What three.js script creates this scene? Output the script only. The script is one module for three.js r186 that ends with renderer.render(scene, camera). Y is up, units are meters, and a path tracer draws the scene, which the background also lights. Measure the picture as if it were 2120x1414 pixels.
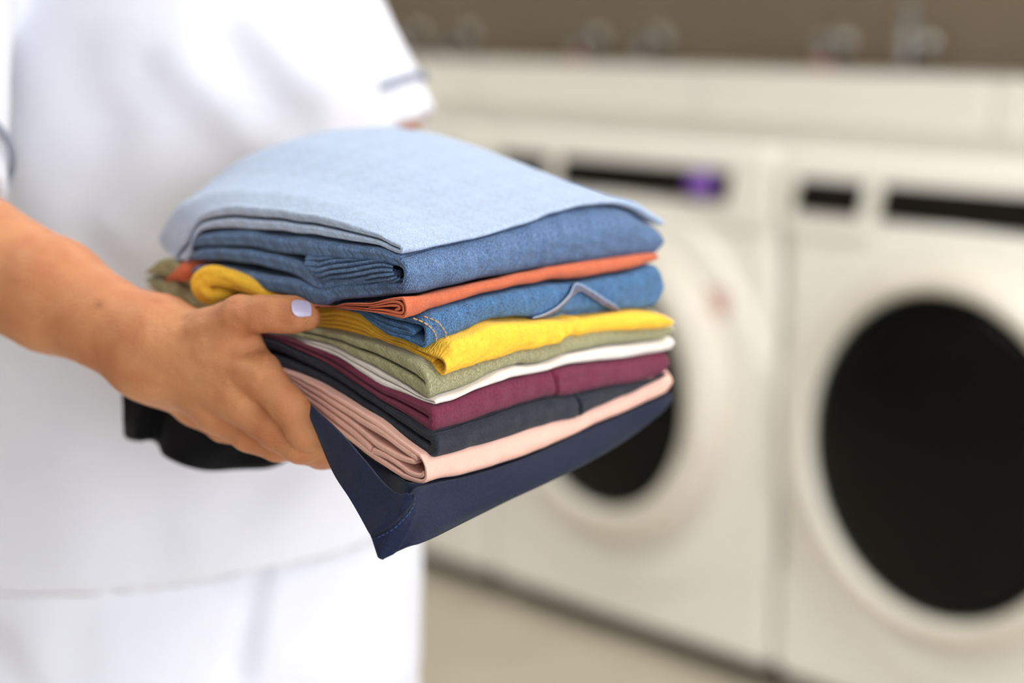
import * as THREE from 'three';
import { RoundedBoxGeometry } from 'three/addons/geometries/RoundedBoxGeometry.js';
import { mergeGeometries } from 'three/addons/utils/BufferGeometryUtils.js';
import { RectAreaLightUniformsLib } from 'three/addons/lights/RectAreaLightUniformsLib.js';

// ---------------------------------------------------------------- camera, sky, light, exposure
const F = 4122, CX = 1060, CY = 707, EYE = 1.28, PITCH = Math.atan(0.169);
const scene = new THREE.Scene();
const camera = new THREE.PerspectiveCamera(2 * Math.atan(707 / F) * 180 / Math.PI, 2120 / 1414, 0.05, 60);
camera.position.set(0, EYE, 0);
camera.rotation.x = -PITCH;
camera.focus = 1.065;
camera.userData.fStop = 3.0;
scene.add(camera);

const renderer = new THREE.WebGLRenderer({ antialias: true });
renderer.toneMapping = THREE.LinearToneMapping;
renderer.toneMappingExposure = 1.0;
renderer.shadowMap.enabled = true;
RectAreaLightUniformsLib.init();

const SKY_STRENGTH = 6.0;
const LAMP_POWER = 10.0, LAMP_TINT = [1.0, 0.975, 0.94];
{ // overcast daylight: pale, a little brighter towards the zenith
  const w = 64, h = 32, d = new Float32Array(w * h * 4);
  for (let j = 0; j < h; j++) for (let i = 0; i < w; i++) {
    const e = ((j + 0.5) / h - 0.5) * Math.PI, t = Math.max(0, Math.sin(e));
    const k = e < 0 ? 0.35 : 0.8 + 0.35 * t, o = (j * w + i) * 4;
    d[o] = 0.93 * k; d[o + 1] = 0.98 * k; d[o + 2] = 1.08 * k; d[o + 3] = 1;
  }
  const t = new THREE.DataTexture(d, w, h, THREE.RGBAFormat, THREE.FloatType);
  t.mapping = THREE.EquirectangularReflectionMapping;
  t.magFilter = t.minFilter = THREE.LinearFilter;
  t.needsUpdate = true;
  scene.background = t; scene.environment = t;
  scene.backgroundIntensity = SKY_STRENGTH; scene.environmentIntensity = SKY_STRENGTH;
}

// ---------------------------------------------------------------- small tools
const V = (x, y, z) => new THREE.Vector3(x, y, z);
const clamp = (x, a, b) => Math.min(b, Math.max(a, x));
const lerp = (a, b, t) => a + (b - a) * t;
const sm = (t) => { t = clamp(t, 0, 1); return t * t * (3 - 2 * t); };
function rngOf(seed) { let s = seed >>> 0; return () => { s = (s + 0x6d2b79f5) >>> 0; let t = Math.imul(s ^ (s >>> 15), 1 | s); t = (t + Math.imul(t ^ (t >>> 7), 61 | t)) ^ t; return ((t ^ (t >>> 14)) >>> 0) / 4294967296; }; }
function hash3(x, y, z) { let h = Math.imul(x, 374761393) ^ Math.imul(y, 668265263) ^ Math.imul(z, 2147483647 ^ 0x5bd1e995); h = Math.imul(h ^ (h >>> 13), 1274126177); return ((h ^ (h >>> 16)) >>> 0) / 4294967296; }
function noise(x, y, z = 0) { // value noise, -1..1
  const xi = Math.floor(x), yi = Math.floor(y), zi = Math.floor(z), fx = sm(x - xi), fy = sm(y - yi), fz = sm(z - zi);
  const c = (a, b, d) => hash3(xi + a, yi + b, zi + d);
  const p = lerp(lerp(c(0, 0, 0), c(1, 0, 0), fx), lerp(c(0, 1, 0), c(1, 1, 0), fx), fy);
  const q = lerp(lerp(c(0, 0, 1), c(1, 0, 1), fx), lerp(c(0, 1, 1), c(1, 1, 1), fx), fy);
  return lerp(p, q, fz) * 2 - 1;
}
const fbm = (x, y, z = 0) => noise(x, y, z) * 0.6 + noise(x * 2.1 + 7, y * 2.1, z * 2.1) * 0.3 + noise(x * 4.3, y * 4.3 + 3, z * 4.3) * 0.15;
const lin = (r, g, b) => new THREE.Color().setRGB(r / 255, g / 255, b / 255, THREE.SRGBColorSpace);

// a point of the place: where the line of sight through a spot of the photograph lies at a given distance
const SP = Math.sin(PITCH), CP = Math.cos(PITCH);
const ray = (x, y) => { const a = (x - CX) / F, b = -(y - CY) / F; return V(a, b * CP - SP, -b * SP - CP); };
const at = (x, y, d) => { const r = ray(x, y); return V(r.x * d, EYE + r.y * d, r.z * d); };

const used = {};
function numbered(n) { used[n] = (used[n] ?? -1) + 1; return used[n] ? `${n}_${String(used[n]).padStart(3, '0')}` : n; }
function tag(o, label, category, group) { o.userData.label = label; o.userData.category = category; if (group) o.userData.group = group; return o; }
function thing(name, label, category, pos, turn = 0, group) {
  const o = new THREE.Group(); o.name = numbered(name); scene.add(o);
  if (pos) o.position.copy(pos);
  o.rotation.y = turn;
  return tag(o, label, category, group);
}
function part(name, geo, mat, parent) { const m = new THREE.Mesh(geo, mat); m.name = name; m.castShadow = m.receiveShadow = true; parent.add(m); return m; }
function structure(name, geo, mat) { const m = part(name, geo, mat, scene); m.userData.kind = 'structure'; return m; }
const merged = (list) => mergeGeometries(list.map((g) => (g.index ? g.toNonIndexed() : g)));
function meshFrom(pos, idx, uv) {
  const g = new THREE.BufferGeometry();
  g.setAttribute('position', new THREE.Float32BufferAttribute(pos, 3));
  if (uv) g.setAttribute('uv', new THREE.Float32BufferAttribute(uv, 2));
  g.setIndex(idx); g.computeVertexNormals();
  return g;
}
// monotone cubic through [x, y] points
function curve(pts) {
  pts = pts.slice().sort((a, b) => a[0] - b[0]).filter((p, i, a) => !i || p[0] - a[i - 1][0] > 1e-5);
  const n = pts.length, d = [], m = [];
  for (let i = 0; i < n - 1; i++) d.push((pts[i + 1][1] - pts[i][1]) / (pts[i + 1][0] - pts[i][0]));
  for (let i = 0; i < n; i++) m.push(i === 0 ? d[0] : i === n - 1 ? d[n - 2] : d[i - 1] * d[i] <= 0 ? 0 : 2 * d[i - 1] * d[i] / (d[i - 1] + d[i]));
  return (x) => {
    if (x <= pts[0][0]) return pts[0][1];
    if (x >= pts[n - 1][0]) return pts[n - 1][1];
    let i = 0; while (x > pts[i + 1][0]) i++;
    const h = pts[i + 1][0] - pts[i][0], t = (x - pts[i][0]) / h, t2 = t * t, t3 = t2 * t;
    return (2 * t3 - 3 * t2 + 1) * pts[i][1] + (t3 - 2 * t2 + t) * h * m[i] + (-2 * t3 + 3 * t2) * pts[i + 1][1] + (t3 - t2) * h * m[i + 1];
  };
}

// ---------------------------------------------------------------- materials
function texture(n, tile, fn, srgb) { // fn(x, y) in 0..1 -> grey or [r, g, b] 0..1; tile = its size in metres
  const d = new Uint8Array(n * n * 4);
  for (let j = 0; j < n; j++) for (let i = 0; i < n; i++) {
    const c = fn(i / n, j / n), o = (j * n + i) * 4, a = typeof c === 'number';
    for (let k = 0; k < 3; k++) d[o + k] = clamp(Math.round((a ? c : c[k]) * 255), 0, 255);
    d[o + 3] = 255;
  }
  const t = new THREE.DataTexture(d, n, n, THREE.RGBAFormat);
  t.wrapS = t.wrapT = THREE.RepeatWrapping; t.magFilter = THREE.LinearFilter; t.minFilter = THREE.LinearMipmapLinearFilter;
  if (srgb) t.colorSpace = THREE.SRGBColorSpace;
  t.repeat.set(1 / tile, 1 / tile); t.needsUpdate = true;
  return t;
}
const TAU = Math.PI * 2;
function loop(freq, seed) { // noise that repeats on 0..1
  const r = rngOf(seed), g = Array.from({ length: freq * freq }, () => r());
  return (x, y) => { x *= freq; y *= freq; const xi = Math.floor(x), yi = Math.floor(y), fx = sm(x - xi), fy = sm(y - yi); const c = (a, b) => g[((yi + b + freq * 9) % freq) * freq + ((xi + a + freq * 9) % freq)]; return lerp(lerp(c(0, 0), c(1, 0), fx), lerp(c(0, 1), c(1, 1), fx), fy); };
}
const n8 = loop(8, 1), n24 = loop(24, 2), n64 = loop(64, 3), n128 = loop(128, 4);
// reliefs of the cloths: each tile is 20 mm
const twillBump = texture(512, 0.02, (x, y) => 0.5 + 0.32 * Math.sin(TAU * (26 * x + 26 * y)) + 0.25 * (n128(x, y) - 0.5));
const jerseyBump = texture(512, 0.02, (x, y) => 0.5 + 0.2 * Math.sin(TAU * 24 * x) * Math.sin(TAU * 20 * y) + 0.5 * (n64(x, y) - 0.5));
const knitBump = texture(512, 0.02, (x, y) => 0.5 + 0.3 * Math.sin(TAU * 14 * y + 1.2 * Math.sin(TAU * 18 * x)) + 0.45 * (n64(x, y) - 0.5));
const weaveBump = texture(512, 0.02, (x, y) => 0.5 + 0.2 * Math.sin(TAU * 36 * x) + 0.2 * Math.sin(TAU * 36 * y) + 0.4 * (n64(x, y) - 0.5));
const gauzeBump = texture(512, 0.04, (x, y) => 0.5 + 0.3 * Math.sin(TAU * (16 * x + 1.6 * n8(x, y) + 0.8 * n24(x, y))) + 0.35 * (n24(x, y) - 0.5));
const mottle = (r, g, b, amount, streak = 1, warm = 0) => texture(512, 0.03, (x, y) => {
  const k = 1 + amount * ((n128(x, y) - 0.5) * 1.0 + (n64(x * streak, y) - 0.5) * 0.9 + (n8(x, y) - 0.5) * 0.25);
  const w = warm * (n24(x, y) - 0.5);
  return [r / 255 * (k + w), g / 255 * k, b / 255 * (k - w)];
}, true);
function cloth(map, bump, height, rough = 0.9, sheen = 0.35) {
  return new THREE.MeshPhysicalMaterial({ map, bumpMap: bump, bumpScale: height, roughness: rough, sheen, sheenRoughness: 0.6, sheenColor: new THREE.Color(0.6, 0.6, 0.6), side: THREE.DoubleSide, specularIntensity: 0.4 });
}
const M = {
  lightBlue: cloth(mottle(174, 191, 216, 0.2, 1, 0.05), jerseyBump, 0.0004),
  knit: cloth(mottle(92, 118, 154, 0.45), knitBump, 0.0006, 0.95, 0.45),
  orange: cloth(mottle(226, 118, 80, 0.14), weaveBump, 0.0004),
  denim: cloth(mottle(80, 123, 168, 0.55, 1), twillBump, 0.0005),
  denimPale: cloth(mottle(84, 98, 132, 0.3), twillBump, 0.0003),
  edgeThread: new THREE.MeshStandardMaterial({ color: lin(176, 196, 222), roughness: 0.9 }),
  thread: new THREE.MeshStandardMaterial({ color: lin(190, 150, 96), roughness: 0.8 }),
  navyThread: new THREE.MeshStandardMaterial({ color: lin(62, 84, 124), roughness: 0.8 }),
  yellow: cloth(mottle(250, 194, 62, 0.08), gauzeBump, 0.0004),
  olive: cloth(mottle(152, 148, 114, 0.28), jerseyBump, 0.0003),
  cream: cloth(mottle(228, 220, 212, 0.06), jerseyBump, 0.00025),
  maroon: cloth(mottle(116, 47, 69, 0.2), twillBump, 0.0003),
  charcoal: cloth(mottle(42, 45, 54, 0.4), twillBump, 0.0004),
  black: cloth(mottle(17, 17, 21, 0.2), jerseyBump, 0.0002),
  pink: cloth(mottle(238, 188, 170, 0.06), jerseyBump, 0.00015),
  navy: cloth(mottle(29, 36, 62, 0.3), twillBump, 0.0005),
  white: cloth(mottle(226, 227, 234, 0.02), weaveBump, 0.0001, 0.9, 0.2),
  piping: new THREE.MeshStandardMaterial({ color: lin(140, 145, 160), roughness: 0.9 }),
  shoe: new THREE.MeshStandardMaterial({ color: lin(236, 236, 238), roughness: 0.6 }),
  nail: new THREE.MeshPhysicalMaterial({ color: lin(196, 186, 212), roughness: 0.25, clearcoat: 0.8, clearcoatRoughness: 0.15 }),
  hair: new THREE.MeshStandardMaterial({ color: lin(66, 44, 32), roughness: 0.6 }),
  enamel: new THREE.MeshPhysicalMaterial({ color: lin(244, 241, 231), roughness: 0.38, clearcoat: 0.3, clearcoatRoughness: 0.3 }),
  enamelRing: new THREE.MeshPhysicalMaterial({ color: lin(224, 218, 204), roughness: 0.3, clearcoat: 0.4, clearcoatRoughness: 0.2 }),
  blackGlass: new THREE.MeshPhysicalMaterial({ color: lin(10, 10, 9), roughness: 0.2, specularIntensity: 0.3 }),
  display: new THREE.MeshPhysicalMaterial({ color: lin(24, 20, 17), roughness: 0.5, specularIntensity: 0.25 }),
  gasket: new THREE.MeshStandardMaterial({ color: lin(24, 40, 30), roughness: 0.7 }),
  dial: new THREE.MeshPhysicalMaterial({ color: lin(128, 84, 178), roughness: 0.4 }),
  plinth: new THREE.MeshStandardMaterial({ color: lin(70, 66, 60), roughness: 0.8 }),
  sticker: new THREE.MeshStandardMaterial({ color: lin(214, 176, 166), roughness: 0.7 }),
  chrome: new THREE.MeshStandardMaterial({ color: lin(180, 180, 174), roughness: 0.3, metalness: 1 }),
  redRubber: new THREE.MeshStandardMaterial({ color: lin(176, 62, 36), roughness: 0.6 }),
  greyRubber: new THREE.MeshStandardMaterial({ color: lin(70, 66, 60), roughness: 0.6 }),
};
// ---------------------------------------------------------------- the room, in the row's own directions: x along the machines, z out of the wall
const ROW0 = V(0.4869, 0, -3.5533), TURN = -Math.atan2(0.76732, 0.64127);
const rowDir = V(0.64127, 0, 0.76732), outDir = V(-0.76732, 0, 0.64127);
const row = (x, y, z) => ROW0.clone().addScaledVector(rowDir, x).addScaledVector(outDir, z).setY(y);
function inRow(o, x, y, z) { o.position.copy(row(x, y, z)); o.rotation.y = TURN; return o; }
{
  const wallNoise = (a, b, s) => texture(256, 0.8, (x, y) => { const k = 1 + 0.05 * (n8(x, y) - 0.5) + 0.04 * (n64(x, y) - 0.5); return [a[0] / 255 * k, a[1] / 255 * k, a[2] / 255 * k]; }, true);
  const box = (w, h, d) => { const g = new THREE.BoxGeometry(w, h, d); const uv = g.attributes.uv; for (let i = 0; i < uv.count; i++) uv.setXY(i, uv.getX(i) * Math.max(w, d), uv.getY(i) * Math.max(h, Math.min(w, d))); return g; };
  const brown = new THREE.MeshStandardMaterial({ map: wallNoise([126, 112, 92]), roughness: 0.85 });
  const plaster = new THREE.MeshStandardMaterial({ map: wallNoise([192, 190, 187]), roughness: 0.92 });
  const floorMat = new THREE.MeshStandardMaterial({ map: wallNoise([190, 181, 162]), roughness: 0.5 });
  const ceil = new THREE.MeshStandardMaterial({ map: wallNoise([236, 234, 228]), roughness: 0.95 });
  const X0 = -5.4, X1 = 4.2, Z0 = -0.86, Z1 = 4.6, H = 2.8, T = 0.15, mx = (X0 + X1) / 2, mz = (Z0 + Z1) / 2, w = X1 - X0, d = Z1 - Z0;
  inRow(structure('floor', box(w + 2 * T, T, d + 2 * T), floorMat), mx, -T / 2, mz);
  inRow(structure('ceiling', box(w + 2 * T, T, d + 2 * T), ceil), mx, H + T / 2, mz);
  inRow(structure('wall_back', box(w + 2 * T, H, T), brown), mx, H / 2, Z0 - T / 2);
  inRow(structure('wall_front', box(w + 2 * T, H, T), plaster), mx, H / 2, Z1 + T / 2);
  inRow(structure('wall_left', box(T, H, d), plaster), X0 - T / 2, H / 2, mz);
  // the street side: a wall with one wide shop window
  const wz0 = 0.1, wz1 = 4.0, wy0 = 0.35, wy1 = 2.55;
  const sh = new THREE.Shape(); sh.moveTo(-d / 2, 0); sh.lineTo(d / 2, 0); sh.lineTo(d / 2, H); sh.lineTo(-d / 2, H); sh.closePath();
  const ho = new THREE.Path(); const a = wz0 - mz, b = wz1 - mz; ho.moveTo(a, wy0); ho.lineTo(a, wy1); ho.lineTo(b, wy1); ho.lineTo(b, wy0); ho.closePath(); sh.holes.push(ho);
  const wg = new THREE.ExtrudeGeometry(sh, { depth: T, bevelEnabled: false }); wg.rotateY(-Math.PI / 2); wg.translate(T, 0, 0);
  const wr = structure('wall_right', wg, plaster); inRow(wr, X1, 0, mz);
  const win = new THREE.Group(); win.name = 'window_1'; win.userData.kind = 'structure'; scene.add(win); inRow(win, X1 + T / 2, 0, 0);
  const fm = new THREE.MeshStandardMaterial({ color: lin(225, 225, 222), roughness: 0.5 });
  const fb = 0.05, wz = (wz0 + wz1) / 2, wy = (wy0 + wy1) / 2;
  const bars = [[wz, wy0 + fb / 2, wz1 - wz0, fb], [wz, wy1 - fb / 2, wz1 - wz0, fb]].map(([z, y, l, t]) => new THREE.BoxGeometry(0.07, t, l).translate(0, y, z));
  for (let k = 0; k <= 3; k++) bars.push(new THREE.BoxGeometry(0.07, wy1 - wy0 - 2 * fb, fb).translate(0, wy, lerp(wz0 + fb / 2, wz1 - fb / 2, k / 3)));
  part('window_frame', merged(bars), fm, win);
  const pane = new THREE.MeshPhysicalMaterial({ color: 0xffffff, transmission: 1, roughness: 0, thickness: 0, ior: 1.45 });
  for (let k = 0; k < 3; k++) { const s = (wz1 - wz0 - fb) / 3; part('pane', new THREE.BoxGeometry(0.006, wy1 - wy0 - 2 * fb, s - fb), pane, win).position.set(0, wy, wz0 + fb / 2 + s * (k + 0.5)); }
  inRow(structure('baseboard_front', box(w, 0.08, 0.015), fm), mx, 0.04, Z1 - 0.0075);

  // ceiling lamps: a glowing diffuser and an area light of its size
  const glow = new THREE.MeshStandardMaterial({ color: 0xffffff, emissive: new THREE.Color(...LAMP_TINT), emissiveIntensity: 3, roughness: 0.6 });
  const lampSpots = [[3.1, 1.0], [1.3, 0.9], [-0.1, 2.7], [-2.6, 1.0]];
  const where = ['nearest the shop window', 'above the nearest washer, second from the shop window', 'over the open floor in front of the washers', 'farthest from the shop window'];
  lampSpots.forEach(([x, z], i) => {
    const t = thing('ceiling_light', `white flush ceiling panel light ${where[i]}`, 'light', row(x, H, z), TURN, 'ceiling panel lights');
    part('frame', new RoundedBoxGeometry(1.26, 0.05, 0.66, 2, 0.01).translate(0, -0.026, 0), fm, t);
    part('diffuser', new THREE.BoxGeometry(1.2, 0.008, 0.6).translate(0, -0.055, 0), glow, t);
    const l = new THREE.RectAreaLight(new THREE.Color(...LAMP_TINT), LAMP_POWER, 1.2, 0.6);
    l.position.copy(row(x, H - 0.062, z)); l.rotation.set(-Math.PI / 2, 0, 0); l.rotation.order = 'YXZ'; l.rotation.y = TURN;
    scene.add(l);
  });
}

// ---------------------------------------------------------------- washing machines
function roundedPanel(w, h, d, r, bevel) {
  const s = new THREE.Shape(), x = -w / 2 + bevel, y = -h / 2 + bevel, W = w - 2 * bevel, Hh = h - 2 * bevel;
  r = Math.max(0.001, r - bevel);
  s.moveTo(x + r, y); s.lineTo(x + W - r, y); s.absarc(x + W - r, y + r, r, -Math.PI / 2, 0); s.lineTo(x + W, y + Hh - r); s.absarc(x + W - r, y + Hh - r, r, 0, Math.PI / 2);
  s.lineTo(x + r, y + Hh); s.absarc(x + r, y + Hh - r, r, Math.PI / 2, Math.PI); s.lineTo(x, y + r); s.absarc(x + r, y + r, r, Math.PI, 1.5 * Math.PI);
  return new THREE.ExtrudeGeometry(s, { depth: d - bevel, bevelThickness: bevel, bevelSize: bevel, bevelSegments: 4, curveSegments: 10 });
}
function slantPanel(x0, x1, y0, y1, lean, d) {
  const s = new THREE.Shape(); s.moveTo(x0 - lean, y0); s.lineTo(x1 - lean, y0); s.lineTo(x1, y1); s.lineTo(x0, y1); s.closePath();
  return new THREE.ExtrudeGeometry(s, { depth: d, bevelThickness: 0.002, bevelSize: 0.002, bevelSegments: 2 });
}
const MW = 0.803, MH = 1.035, PITCH_X = 0.825;
const MACHINE_LABELS = [
  'white front-loading washer nearest the viewer, its round black door cut by the picture edge',
  'white front-loading washer with purple dial, its black door partly behind the folded clothes',
  'white front-loading washer mostly hidden between the white tunic sleeve and the folded clothes',
  'white front-loading washer at the far end of the row, behind the person',
];
function makeMachine(k, g, ro) { // g: radius of the door's window, ro: outer radius of the door
  const t = thing('washing_machine', MACHINE_LABELS[k], 'washing machine', row(MW / 2 - PITCH_X * k, 0, 0), TURN, 'row of washing machines');
  const c = V(0.005, 0.543, 0);
  part('toe_kick', new THREE.BoxGeometry(MW - 0.04, 0.055, 0.6).translate(0, 0.0275, -0.36), M.plinth, t);
  part('cabinet', new RoundedBoxGeometry(MW, MH - 0.05, 0.62, 5, 0.028).translate(0, 0.05 + (MH - 0.05) / 2, -0.31), M.enamel, t);
  part('rear_riser', new RoundedBoxGeometry(MW + 0.016, 0.62, 0.17, 6, 0.02).translate(0, 1.138 - 0.31, -0.605 - 0.085), M.enamel, t);
  part('lower_panel', roundedPanel(MW - 0.02, 0.19, 0.007, 0.01, 0.002).translate(0, 0.165, -0.003), M.enamel, t);
  // control panel: a frame proud of the front with a slanted bridge between the two display windows
  const cp = part('control_panel', roundedPanel(MW - 0.005, 0.142, 0.016, 0.03, 0.006).translate(0, 0.95, -0.006), M.enamel, t);
  part('display', slantPanel(-0.352, -0.21, 0.922, 0.977, 0.012, 0.003).translate(0, 0, 0.0105), M.display, cp);
  part('display', slantPanel(-0.16, 0.302, 0.922, 0.979, 0.012, 0.003).translate(0, 0, 0.0105), M.display, cp);
  const dial = new THREE.LatheGeometry([[0, 0.026], [0.016, 0.026], [0.021, 0.022], [0.023, 0.006], [0.027, 0.002], [0.027, 0]].map((p) => new THREE.Vector2(...p)), 32).rotateX(Math.PI / 2).translate(0.234, 0.952, 0.0145);
  part('program_dial', dial, M.dial, cp);
  // raised round surround, cut by the cabinet's sides
  const s = new THREE.Shape(), R = 0.405, hw = MW / 2 - 0.008, a0 = Math.acos(hw / R);
  s.absarc(0, 0, R, a0, Math.PI - a0); s.absarc(0, 0, R, Math.PI + a0, TAU - a0); s.closePath();
  part('door_surround', new THREE.ExtrudeGeometry(s, { depth: 0.004, bevelThickness: 0.012, bevelSize: 0.02, bevelOffset: -0.02, bevelSegments: 4, curveSegments: 40 }).translate(c.x * 0, c.y - 0.02, 0), M.enamel, t);
  const door = part('door', new THREE.LatheGeometry([[g + 0.006, 0.0], [g + 0.006, 0.05], [g + 0.01, 0.06], [g + 0.02, 0.066], [lerp(g, ro, 0.58), 0.064], [ro - 0.014, 0.054], [ro - 0.004, 0.036], [ro, 0.012], [ro, 0]].map((p) => new THREE.Vector2(...p)), 96).rotateX(Math.PI / 2).translate(c.x, c.y, 0.012), M.enamelRing, t);
  part('door_glass', new THREE.LatheGeometry([[0, 0.066], [g * 0.3, 0.064], [g * 0.6, 0.058], [g * 0.82, 0.052], [g * 0.93, 0.046], [g, 0.04], [g, 0]].map((p) => new THREE.Vector2(...p)), 96).rotateX(Math.PI / 2).translate(c.x, c.y, 0.014), M.blackGlass, door);
  part('gasket', new THREE.TorusGeometry(g + 0.003, 0.0035, 8, 96).translate(c.x, c.y, 0.056), M.gasket, door);
  part('door_handle', new RoundedBoxGeometry(0.03, 0.11, 0.014, 3, 0.006).translate(lerp(c.x + g, c.x + ro, 0.48), c.y - 0.02, 0.078), M.enamelRing, door);
  return t;
}
const machines = [makeMachine(0, 0.268, 0.328), makeMachine(1, 0.236, 0.318)];
part('label_sticker', roundedPanel(0.05, 0.05, 0.0015, 0.004, 0.0004), M.sticker, machines[1]).position.set(0.686 - MW / 2, 0.738, 0.0165);
for (let k = 2; k < 4; k++) {
  const m = machines[0].clone(); m.name = numbered('washing_machine'); scene.add(m);
  m.position.copy(row(MW / 2 - PITCH_X * k, 0, 0));
  m.userData = { ...machines[0].userData, label: MACHINE_LABELS[k] };
}

// ---------------------------------------------------------------- taps on the wall above the machines
const TAP_LABELS = [
  ['chrome wall tap with red base above the nearest washer', 'chrome wall tap with raised lever, rightmost above the washers'],
  ['left one of the chrome wall tap pair above the purple-dial washer, reddish hose', 'right one of the chrome wall tap pair above the purple-dial washer'],
  ['chrome wall tap beside the white sleeve, at the edge of the sleeve', 'chrome wall tap just right of the white sleeve'],
];
for (let k = 0; k < 3; k++) for (let j = 0; j < 2; j++) {
  const x = (j ? -0.385 : -0.62) - PITCH_X * k + (k === 2 ? 0.06 : 0);
  const t = thing('water_tap', TAP_LABELS[k][j], 'tap', row(x, 1.195, -0.86), TURN, 'chrome water taps on the brown wall');
  const cyl = (r0, r1, l) => new THREE.CylinderGeometry(r0, r1, l, 24);
  part('wall_flange', new THREE.LatheGeometry([[0.012, 0.014], [0.02, 0.012], [0.03, 0.004], [0.031, 0]].map((p) => new THREE.Vector2(...p)), 28).rotateX(Math.PI / 2), M.chrome, t);
  part('valve_body', merged([cyl(0.012, 0.012, 0.05).rotateX(Math.PI / 2).translate(0, 0, 0.03), new THREE.SphereGeometry(0.021, 24, 16).translate(0, 0, 0.06), cyl(0.013, 0.014, 0.035).translate(0, -0.025, 0.062)]), M.chrome, t);
  const up = k === 0 && j === 1;
  part('lever', up ? merged([cyl(0.007, 0.009, 0.03).translate(0, 0.028, 0.062), new RoundedBoxGeometry(0.026, 0.07, 0.012, 3, 0.005).translate(0.004, 0.064, 0.06)]) : merged([cyl(0.008, 0.009, 0.014).rotateX(Math.PI / 2).translate(0, 0, 0.085), new RoundedBoxGeometry(0.055, 0.016, 0.01, 3, 0.004).translate(0.018, 0.006, 0.092)]), M.chrome, t);
  part('hose_nut', cyl(0.018, 0.018, 0.02).translate(0, -0.048, 0.062), j ? M.greyRubber : M.redRubber, t);
  part('hose', new THREE.TubeGeometry(new THREE.CatmullRomCurve3([V(0, -0.055, 0.062), V(0, -0.1, 0.06), V(0.01, -0.2, 0.045), V(0.02, -0.4, 0.04)]), 20, 0.0105, 12), j ? M.greyRubber : M.redRubber, t);
}
// ---------------------------------------------------------------- folded clothes
// A garment is one or more sheets, each following a path in its cross-section (v = distance in from the fold, s = share of the garment's height),
// carried along u (the fold's direction). Its upper and lower faces follow the heights of its edges.
const UH = V(0.6, 0, -0.8), VH = V(-0.65, 0, -0.76).normalize(), UP = V(0, 1, 0);
const NU = V(0.8, 0, 0.6), NV = V(-0.76, 0, 0.65).normalize(); // outward normals of the fold's face and of the face with the layers
function onPlane(px, py, K, n) { const r = ray(px, py), e = V(0, EYE, 0), t = K.clone().sub(e).dot(n) / r.dot(n); return e.addScaledVector(r, t); }
const alongU = (K) => ([px, py]) => { const p = onPlane(px, py, K, NU); return [p.clone().sub(K).dot(UH), p.y]; };
const alongV = (K) => ([px, py]) => { const p = onPlane(px, py, K, NV); return [p.clone().sub(K).dot(VH), p.y]; };

function spline(pts, n) { // smooth path through points, evenly resampled
  const c = new THREE.SplineCurve(pts.map((p) => new THREE.Vector2(p[0], p[1])));
  c.arcLengthDivisions = 400;
  return c.getSpacedPoints(n - 1).map((p) => [p.x, p.y]);
}
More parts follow.
